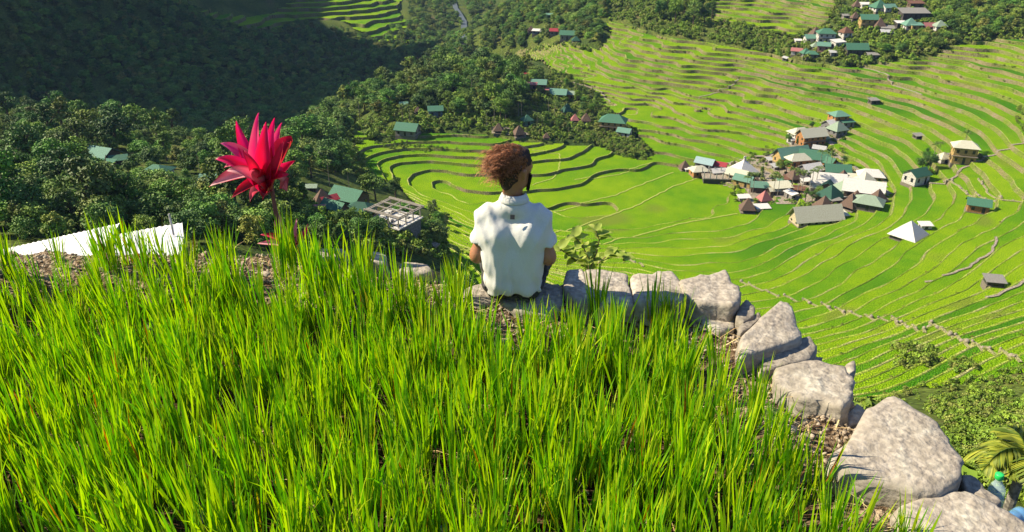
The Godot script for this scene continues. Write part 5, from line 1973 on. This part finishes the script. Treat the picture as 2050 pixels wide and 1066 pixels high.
func net(st: SurfaceTool, lo: Vector3, hi: Vector3, cell: float, f: Callable, color: Color, turn := Transform3D.IDENTITY) -> void:
	var n := Vector3i(((hi - lo) / cell).ceil()) + Vector3i.ONE
	var val := PackedFloat32Array()
	val.resize(n.x * n.y * n.z)
	val.fill(1.0)
	# coarse pass first: blocks far from the surface are skipped
	var s := 4
	for bz in range(0, n.z, s):
		for by in range(0, n.y, s):
			for bx in range(0, n.x, s):
				var c: float = f.call(lo + Vector3(bx + 2, by + 2, bz + 2) * cell)
				if absf(c) > cell * s * 1.6:
					if c < 0.0:
						for z in range(bz, mini(bz + s, n.z)):
							for y in range(by, mini(by + s, n.y)):
								for x in range(bx, mini(bx + s, n.x)):
									val[(z * n.y + y) * n.x + x] = -1.0
					continue
				for z in range(bz, mini(bz + s, n.z)):
					for y in range(by, mini(by + s, n.y)):
						for x in range(bx, mini(bx + s, n.x)):
							val[(z * n.y + y) * n.x + x] = f.call(lo + Vector3(x, y, z) * cell)
	var corner := PackedInt32Array()
	for z in 2:
		for y in 2:
			for x in 2:
				corner.append((z * n.y + y) * n.x + x)
	var edges := [[0, 1], [2, 3], [4, 5], [6, 7], [0, 2], [1, 3], [4, 6], [5, 7], [0, 4], [1, 5], [2, 6], [3, 7]]
	var where := {}
	var count := 0
	var pts := PackedVector3Array()
	for z in n.z - 1:
		for y in n.y - 1:
			for x in n.x - 1:
				var at := (z * n.y + y) * n.x + x
				var neg := 0
				for k in 8:
					if val[at + corner[k]] < 0.0:
						neg += 1
				if neg == 0 or neg == 8:
					continue
				var sum := Vector3.ZERO
				var m := 0
				for e in edges:
					var va := val[at + corner[e[0]]]
					var vb := val[at + corner[e[1]]]
					if (va < 0.0) != (vb < 0.0):
						var t := va / (va - vb)
						var pa := Vector3(e[0] & 1, (e[0] >> 1) & 1, e[0] >> 2)
						var pb := Vector3(e[1] & 1, (e[1] >> 1) & 1, e[1] >> 2)
						sum += pa.lerp(pb, t)
						m += 1
				where[at] = count
				count += 1
				pts.append(turn * (lo + (Vector3(x, y, z) + sum / m) * cell))
	var part := SurfaceTool.new()
	part.begin(Mesh.PRIMITIVE_TRIANGLES)
	part.set_smooth_group(0)
	for p in pts:
		part.set_color(color)
		part.add_vertex(p)
	var sx := 1
	var sy := n.x
	var sz := n.x * n.y
	for z in range(1, n.z - 1):
		for y in range(1, n.y - 1):
			for x in range(1, n.x - 1):
				var at := (z * n.y + y) * n.x + x
				var inside := val[at] < 0.0
				for axis in 3:
					var step: int = [sx, sy, sz][axis]
					if (val[at + step] < 0.0) == inside:
						continue
					var o1: int = [sy, sz, sx][axis]
					var o2: int = [sz, sx, sy][axis]
					var q := [at, at - o1, at - o1 - o2, at - o2]
					var ok := true
					for k in q:
						if not where.has(k):
							ok = false
					if not ok:
						continue
					var order := [0, 1, 2, 0, 2, 3] if not inside else [0, 2, 1, 0, 3, 2]
					for k in order:
						part.add_index(where[q[k]])
	part.generate_normals()
	var made := part.commit()
	if made.get_surface_count() > 0:
		st.append_from(made, 0, Transform3D.IDENTITY)

func curl(st: SurfaceTool, root: Vector3, dir: Vector3, pull: Vector3, long: float, coil: float, turns: float, thick: float, low: Color, high: Color, r: RandomNumberGenerator) -> void:
	var n := 16
	var a := dir.cross(Vector3(0.3, 0.8, 0.5)).normalized()
	var b := dir.cross(a).normalized()
	var p := root
	var line := PackedVector3Array()
	var radii := PackedFloat32Array()
	var phase := r.randf() * TAU
	for i in n + 1:
		var t := float(i) / n
		var w := phase + t * turns * TAU
		line.append(p + (a * cos(w) + b * sin(w)) * coil * minf(1.0, t * 4.0))
		radii.append(thick * (1.0 - 0.6 * t))
		p += (dir * (1.0 - t) + pull * t).normalized() * long / n
	var prev: Array = []
	for i in line.size():
		var d := (line[mini(i + 1, n)] - line[maxi(i - 1, 0)]).normalized()
		var u := d.cross(Vector3(0.2, 0.3, 0.93)).normalized()
		var v := d.cross(u)
		var ring: Array = []
		for k in 3:
			var w := TAU * k / 3.0
			ring.append(line[i] + (u * cos(w) + v * sin(w)) * radii[i])
		if i > 0:
			var c0 := low.lerp(high, clampf((i - 1.0) / n, 0.0, 1.0))
			var c1 := low.lerp(high, clampf(float(i) / n, 0.0, 1.0))
			for k in 3:
				var k2 := (k + 1) % 3
				for w in [[prev[k], c0], [prev[k2], c0], [ring[k], c1], [prev[k2], c0], [ring[k2], c1], [ring[k], c1]]:
					st.set_color(w[1])
					st.add_vertex(w[0])
		prev = ring

func build_person() -> void:
	var seat := at_y(1027, 585, 0.265)
	var man := thing("person", "man in a white polo shirt sitting on the wall with his back turned", "person", seat, deg_to_rad(-4))
	man.scale = Vector3(0.88, 0.97, 0.95)
	# joints: x to his right, y up, -z forward, the seat at 0
	var skin := Color(0.30, 0.135, 0.068)
	var sh := Vector3(0.180, 0.505, 0.0)
	var el := Vector3(0.236, 0.255, 0.015)
	var wr := Vector3(0.185, 0.180, -0.215)
	var body: Array = []
	for s in [-1.0, 1.0]:
		var m := Vector3(s, 1, 1)
		body.append_array([
			[Vector3(0.07, 0.11, -0.01) * m, Vector3(0.085, 0.40, 0.0) * m, 0.088, 0.090],
			[Vector3(0.09, 0.40, 0.0) * m, sh * m - Vector3(0, 0.02, 0), 0.080, 0.040],
			[sh * m, el * m, 0.040, 0.042], [el * m, wr * m, 0.041, 0.027],
			[Vector3(0.10, 0.085, 0.0) * m, Vector3(0.17, 0.085, -0.44) * m, 0.085, 0.060],
			[Vector3(0.17, 0.085, -0.44) * m, Vector3(0.165, -0.32, -0.42) * m, 0.058, 0.036],
			[Vector3(0.165, -0.33, -0.41) * m, Vector3(0.17, -0.36, -0.56) * m, 0.040, 0.030],
			[Vector3(0.02, 0.545, 0.0) * m, sh * m - Vector3(0, 0.01, 0), 0.040, 0.036]])
	body.append([Vector3(0, 0.53, 0.0), Vector3(0.012, 0.71, -0.012), 0.045, 0.055])
	var st := SurfaceTool.new()
	st.begin(Mesh.PRIMITIVE_TRIANGLES)
	net(st, Vector3(-0.36, -0.46, -0.68), Vector3(0.36, 0.72, 0.18), 0.014, func(p: Vector3) -> float: return field(p, body, 0.05), skin)
	# head, turned to his right, looking over the valley
	var head := Transform3D(Basis.from_euler(Vector3(deg_to_rad(-4), deg_to_rad(-44), deg_to_rad(-3))), Vector3(0.012, 0.795, -0.012))
	var skull := [
		[Vector3(0, 0.025, 0.025), Vector3(0, 0.028, -0.025), 0.092, 0.086], [Vector3(0, -0.02, -0.02), Vector3(0, -0.075, -0.055), 0.075, 0.046],
		[Vector3(-0.03, -0.06, -0.03), Vector3(0.03, -0.06, -0.03), 0.05, 0.05], [Vector3(-0.035, 0.012, -0.092), Vector3(0.035, 0.012, -0.092), 0.018, 0.018, 0.02],
		[Vector3(0, 0.002, -0.100), Vector3(0, -0.032, -0.124), 0.010, 0.015, 0.016], [Vector3(-0.018, -0.066, -0.096), Vector3(0.018, -0.066, -0.096), 0.010, 0.010, 0.012],
		[Vector3(0, -0.07, 0.015), Vector3(0, -0.12, 0.02), 0.056, 0.056],
		[Vector3(-0.090, 0.012, 0.008), Vector3(-0.088, -0.030, 0.0), 0.017, 0.011, 0.012], [Vector3(0.090, 0.012, 0.008), Vector3(0.088, -0.030, 0.0), 0.017, 0.011, 0.012]]
	net(st, Vector3(-0.12, -0.17, -0.15), Vector3(0.12, 0.13, 0.13), 0.006, func(p: Vector3) -> float: return field(p, skull, 0.035), skin, head)
	# hands lying on the thighs: palm, four fingers and a thumb each
	for s in [-1.0, 1.0]:
		var m := Vector3(s, 1, 1)
		var hand := [[Vector3(0, 0, 0.01), Vector3(0, 0.0, -0.075), 0.024, 0.022], [Vector3(-0.022, -0.002, -0.03), Vector3(-0.026, -0.002, -0.078), 0.016, 0.014], [Vector3(0.022, -0.002, -0.03), Vector3(0.024, -0.002, -0.078), 0.016, 0.014]]
		for k in 4:
			var x := -0.030 + 0.020 * k
			var l: float = [0.062, 0.078, 0.072, 0.056][k]
			var knuckle := Vector3(x, 0.002, -0.085)
			var bent := knuckle + Vector3(x * 0.1, 0.004, -l * 0.5)
			hand.append([knuckle, bent, 0.0095, 0.0088, 0.006])
			hand.append([bent, bent + Vector3(0, -0.020, -l * 0.42), 0.0088, 0.0075, 0.006])
		hand.append([Vector3(-0.024, -0.004, -0.015), Vector3(-0.052, -0.006, -0.055), 0.013, 0.010, 0.01])
		hand.append([Vector3(-0.052, -0.006, -0.055), Vector3(-0.056, -0.016, -0.088), 0.010, 0.008, 0.006])
		var at := Transform3D(Basis.from_euler(Vector3(-0.12, -s * -0.1, 0)), wr * m + Vector3(0, -0.004, -0.01))
		at.basis = at.basis * Basis.from_scale(Vector3(s, 1, 1))
		net(st, Vector3(-0.08, -0.045, -0.19), Vector3(0.06, 0.04, 0.05), 0.005, func(p: Vector3) -> float: return field(p, hand, 0.014), skin, at)
	var skin_mat := mat(Color(1, 1, 1), 0.5)
	skin_mat.vertex_color_use_as_albedo = true
	skin_mat.subsurf_scatter_enabled = true
	skin_mat.subsurf_scatter_strength = 0.12
	put("body", st.commit(), skin_mat, man)
	# polo shirt
	var cloth: Array = []
	for s in [-1.0, 1.0]:
		var m := Vector3(s, 1, 1)
		cloth.append_array([
			[Vector3(0.072, 0.06, 0.005) * m, Vector3(0.100, 0.40, 0.018) * m, 0.124, 0.118],
			[Vector3(0.105, 0.42, 0.018) * m, Vector3(0.165, 0.505, 0.0) * m, 0.106, 0.066],
			[Vector3(0.02, 0.575, 0.012) * m, Vector3(0.175, 0.508, 0.0) * m, 0.060, 0.058]])
	var sleeves: Array = []
	for s in [-1.0, 1.0]:
		var m := Vector3(s, 1, 1)
		sleeves.append([sh * m, sh.lerp(el, 1.0) * m, 0.060, 0.080])
	var shirt := func(p: Vector3) -> float:
		var d := field(p, cloth, 0.05)
		d = maxf(d, 0.035 + 0.012 * sin(p.x * 14.0) - p.y)          # hem
		for s in sleeves:
			var axis: Vector3 = (s[1] - s[0]).normalized()
			var e := field(p, [s], 0.05)
			e = maxf(e, (p - s[0]).dot(axis) - 0.168)
			var h := maxf(0.035 - absf(d - e), 0.0) / 0.035
			d = minf(d, e) - h * h * 0.035 * 0.25
		# folds that hang from the shoulders and gather at the waist
		var pull := absf(p.x) - 0.02
		var fold := sin(p.x * 52.0 + p.y * 9.0 * signf(p.x) + 2.5 * noise_b.get_noise_3d(p.x * 5.0, p.y * 4.0, p.z * 5.0)) * 0.0060 * clampf((0.46 - p.y) * 3.2, 0.0, 1.0)
		fold += noise_a.get_noise_3d(p.x * 7.0 + 5.0, p.y * 3.0, p.z * 7.0) * 0.009
		fold += sin((p.y * 30.0 - absf(p.x) * 55.0) + 3.0) * 0.0035 * clampf(pull * 8.0, 0.0, 1.0) * clampf((p.y - 0.15) * 4.0, 0.0, 1.0)
		fold += sin(p.y * 60.0 + p.x * 10.0) * 0.005 * clampf((0.20 - p.y) * 6.0, 0.0, 1.0)
		fold += (absf(sin(p.x * 19.0 + 1.2 + p.y * 5.0 * signf(p.x) + 1.6 * noise_b.get_noise_2d(p.y * 3.0, p.x * 2.0))) - 0.5) * 0.008 * clampf((0.42 - p.y) * 3.0, 0.0, 1.0)
		fold += (absf(sin(p.y * 17.0 - absf(p.x) * 26.0 + 0.6)) - 0.5) * 0.008 * clampf(pull * 9.0 - 0.4, 0.0, 1.0) * clampf((p.y - 0.12) * 5.0, 0.0, 1.0)
		d += fold
		return maxf(d, Vector2(p.x - 0.005, p.z + 0.005).length() * -1.0 + 0.055 if p.y > 0.56 else -1.0)
	st = SurfaceTool.new()
	st.begin(Mesh.PRIMITIVE_TRIANGLES)
	net(st, Vector3(-0.36, 0.0, -0.20), Vector3(0.36, 0.68, 0.20), 0.0085, shirt, Color(1, 1, 1))
	var shirt_mat := mat(lin(0.62, 0.62, 0.60), 0.95, grain(256, 0.09, 4, Color(0.90, 0.90, 0.90), Color(1, 1, 1), 61, 1.6), 6.0, false)
	shirt_mat.rim_enabled = true
	shirt_mat.rim = 0.4
	shirt_mat.normal_enabled = true
	shirt_mat.normal_texture = relief(256, 0.15, 2, 5.0, 63)
	shirt_mat.normal_scale = 0.35
	shirt_mat.backlight_enabled = true
	shirt_mat.backlight = Color(0.30, 0.30, 0.28)
	var so := put("polo_shirt", st.commit(), shirt_mat, man)
	# its collar, turned down all round
	var cs := SurfaceTool.new()
	cs.begin(Mesh.PRIMITIVE_TRIANGLES)
	cs.set_smooth_group(0)
	var ring := 40
	var prof := [[0.061, 0.060], [0.064, 0.066], [0.070, 0.064], [0.080, 0.038], [0.088, 0.016], [0.086, 0.012], [0.076, 0.030], [0.064, 0.050]]
	for i in ring:
		var t := TAU * i / ring
		for k in prof.size():
			var front := clampf(-sin(t), 0.0, 1.0)
			var rad: float = prof[k][0]
			cs.add_vertex(Vector3(cos(t) * rad * 1.12 + 0.006, 0.600 + prof[k][1] * 0.85 - front * 0.03, sin(t) * rad * 0.98 + 0.0))
	for i in ring:
		for k in prof.size():
			var a := i * prof.size() + k
			var b := i * prof.size() + (k + 1) % prof.size()
			var c := ((i + 1) % ring) * prof.size() + k
			var d := ((i + 1) % ring) * prof.size() + (k + 1) % prof.size()
			for v in [a, c, b, b, c, d]:
				cs.add_index(v)
	cs.generate_normals()
	put("collar", cs.commit(), shirt_mat, so)
	var tabm := block(Vector3(0.028, 0.026, 0.005), Vector3.ZERO)
	var tab := put("label_tab", done(tabm), mat(lin(0.012, 0.012, 0.014), 0.6), so)
	tab.position = Vector3(0.004, 0.545, 0.104)
	tab.rotation.x = -0.42
	tab.set_meta("label", "small square black tab under the collar")
	# shorts
	var legs: Array = []
	for s in [-1.0, 1.0]:
		var m := Vector3(s, 1, 1)
		legs.append_array([[Vector3(0.085, 0.065, -0.01) * m, Vector3(0.08, 0.09, -0.01) * m, 0.100, 0.090], [Vector3(0.105, 0.085, 0.0) * m, Vector3(0.178, 0.095, -0.36) * m, 0.104, 0.096]])
	var shorts := func(p: Vector3) -> float:
		var d := field(p, legs, 0.05) + noise_a.get_noise_3d(p.x * 9.0, p.y * 9.0, p.z * 7.0) * 0.012 + sin(p.z * 60.0 + p.y * 30.0) * 0.003
		return maxf(maxf(d, p.y - 0.17), minf(p.y - 0.075, p.z + 0.12))
	st = SurfaceTool.new()
	st.begin(Mesh.PRIMITIVE_TRIANGLES)
	net(st, Vector3(-0.34, -0.06, -0.50), Vector3(0.34, 0.22, 0.18), 0.011, shorts, Color(1, 1, 1))
	put("shorts", st.commit(), mat(lin(0.055, 0.055, 0.060), 0.95, grain(128, 0.1, 3, Color(0.7, 0.7, 0.7), Color(1, 1, 1), 71), 5.0, false), man)
	# hair: a dark cap under curls that blow back to his left
	var cap := [[Vector3(0, 0.045, 0.035), Vector3(0, 0.05, -0.02), 0.093, 0.086], [Vector3(0, -0.02, 0.055), Vector3(0, -0.075, 0.05), 0.072, 0.050]]
	var dark := Color(0.028, 0.013, 0.008)
	var tip := Color(0.52, 0.21, 0.09)
	st = SurfaceTool.new()
	st.begin(Mesh.PRIMITIVE_TRIANGLES)
	var capf := func(p: Vector3) -> float:
		var d := field(p, cap, 0.04) + noise_c.get_noise_3d(p.x * 14.0, p.y * 14.0, p.z * 14.0) * 0.014
		return maxf(d, minf(-p.z - 0.062 + 0.0, 1.0) if p.y < 0.055 else -1.0) if p.z < -0.03 else maxf(d, -(p.z + 0.032) if p.y < 0.02 else -1.0)
	net(st, Vector3(-0.14, -0.14, -0.13), Vector3(0.17, 0.17, 0.20), 0.007, capf, dark, head)
	var hair := put("hair", st.commit(), M.plain, man)
	var r := RandomNumberGenerator.new()
	r.seed = 5
	st = SurfaceTool.new()
	st.begin(Mesh.PRIMITIVE_TRIANGLES)
	var blown := Vector3(-0.92, -0.12, 0.2)               # the wind, in his own axes
	for i in 2000:
		var d := Vector3(r.randfn(), r.randfn() + 0.35, r.randfn() + 0.55).normalized()
		var root := head * (Vector3(0, 0.045, 0.02) + d * Vector3(0.086, 0.088, 0.096))
		if (d.z < -0.45 and d.y < 0.25) or d.z < -0.8 or (d.y < -0.2 and d.z < 0.0):
			continue
		var out := (head.basis * d).normalized()
		var to_left := clampf(-out.x * 0.6 + 0.55 + 0.25 * out.z, 0.05, 1.0)
		var long := r.randf_range(0.014, 0.030) + r.randf_range(0.02, 0.085) * to_left * to_left
		long *= 0.55 + 0.95 * clampf(0.5 + 1.1 * noise_b.get_noise_3d(root.x * 26.0, root.y * 26.0, root.z * 26.0), 0.0, 1.0)
		if r.randf() < 0.06:
			long *= 1.5
		var dir := (out * 0.75 + blown * 0.9 + Vector3(0, 0.02, 0)).normalized()
		var high := dark.lerp(tip, r.randf_range(0.15, 1.0))
		curl(st, root, dir, (blown + out * 0.35 + Vector3(0, -0.45 + 0.1 * r.randfn(), 0)).normalized(), long, r.randf_range(0.005, 0.012), r.randf_range(2.0, 3.5), 0.0021, high, high, r)
	st.generate_normals()
	var curls_mat := mat(Color(1, 1, 1), 0.45)
	curls_mat.vertex_color_use_as_albedo = true
	curls_mat.backlight_enabled = true
	curls_mat.backlight = Color(0.5, 0.32, 0.2)
	put("curls", st.commit(), curls_mat, hair)
	# beard
	st = SurfaceTool.new()
	st.begin(Mesh.PRIMITIVE_TRIANGLES)
	for i in 1300:
		var t := r.randf_range(-1.35, 1.35)
		var y := r.randf_range(-0.108, lerpf(-0.048, 0.0, clampf(absf(t) - 0.35, 0.0, 1.0)))
		var ring_r := 0.073 + 0.22 * maxf(y + 0.09, 0.0)
		var p := Vector3(sin(t) * ring_r, y, -0.032 - cos(t) * 0.054)
		var out := Vector3(sin(t), -0.45, -cos(t)).normalized()
		curl(st, head * p, head.basis * out, head.basis * (out + Vector3(0, -0.8, 0)).normalized(), r.randf_range(0.010, 0.022), 0.003, 2.0, 0.0028, Color(0.020, 0.013, 0.010), Color(0.020, 0.013, 0.010), r)
	st.generate_normals()
	put("beard", st.commit(), curls_mat, man)

# ---------------------------------------------------------------- palm beside the wall, bottles
func lathe(profile: Array, sides: int) -> ArrayMesh:
	var st := SurfaceTool.new()
	st.begin(Mesh.PRIMITIVE_TRIANGLES)
	st.set_smooth_group(0)
	for p in profile:
		for s in sides:
			var t := TAU * s / sides
			st.add_vertex(Vector3(cos(t) * p[0], p[1], sin(t) * p[0]))
	for i in profile.size() - 1:
		for s in sides:
			var a := i * sides + s
			var b := i * sides + (s + 1) % sides
			for k in [a, b, a + sides, b, b + sides, a + sides]:
				st.add_index(k)
	st.generate_normals()
	return st.commit()

func build_small_things() -> void:
	# the palm whose crown reaches up beside the wall
	var crown := at_z(2056, 918, 9.0)
	var foot := Vector3(crown.x, crown.y - 4.2, crown.z)
	var palm := thing("fan_leaved_palm", "yellow green palm with pleated fronds growing below the wall", "palm", foot)
	var st := SurfaceTool.new()
	st.begin(Mesh.PRIMITIVE_TRIANGLES)
	tube(st, PackedVector3Array([Vector3(0, -3.0, 0), Vector3(0.05, 2.0, 0), Vector3(0, 4.25, 0)]), PackedFloat32Array([0.10, 0.085, 0.07]), 9)
	put("trunk", done(st), M.bark_pale, palm)
	var r := RandomNumberGenerator.new()
	r.seed = 15
	for k in 15:
		st = SurfaceTool.new()
		st.begin(Mesh.PRIMITIVE_TRIANGLES)
		var a := TAU * k / 15.0 + r.randf_range(-0.2, 0.2)
		frond(st, Vector3(0, 4.2, 0), a, r.randf_range(-0.1, 1.35), r.randf_range(0.7, 1.0), 0.38, 30, Color(0.07, 0.12, 0.015), Color(0.27, 0.29, 0.03), r)
		st.generate_normals()
		put("frond", st.commit(), M.leaf_palm, palm)
	# two plastic bottles behind the last slab
	var clear := StandardMaterial3D.new()
	clear.albedo_color = Color(0.80, 0.92, 0.94, 0.28)
	clear.transparency = BaseMaterial3D.TRANSPARENCY_ALPHA
	clear.roughness = 0.08
	clear.cull_mode = BaseMaterial3D.CULL_DISABLED
	var blue := clear.duplicate()
	blue.albedo_color = Color(0.45, 0.70, 0.92, 0.5)
	for b in [[1987, 1030, -0.02, clear, lin(0.02, 0.48, 0.10), "clear plastic bottle with a bright green cap", 0.0], [2046, 1030, 0.05, blue, lin(0.35, 0.60, 0.80), "pale blue plastic bottle lying behind the slab", 1.35]]:
		var at := at_y(b[0], b[1], b[2])
		var o := thing("plastic_bottle", b[5], "bottle", at)
		o.rotation = Vector3(-0.12, 0.6, b[6])
		var prof := [[0.001, 0.0], [0.030, 0.0], [0.034, 0.008], [0.034, 0.05], [0.0315, 0.06], [0.034, 0.07], [0.034, 0.12], [0.033, 0.135], [0.026, 0.155], [0.015, 0.172], [0.0135, 0.178], [0.0135, 0.19]]
		put("bottle_shell", lathe(prof, 24), b[3], o)
		var cap := put("cap", lathe([[0.001, 0.214], [0.016, 0.213], [0.0175, 0.209], [0.0175, 0.190], [0.016, 0.188]], 20), mat(b[4], 0.4), o)
		cap.set_meta("label", "green screw cap" if b[6] == 0.0 else "pale screw cap")
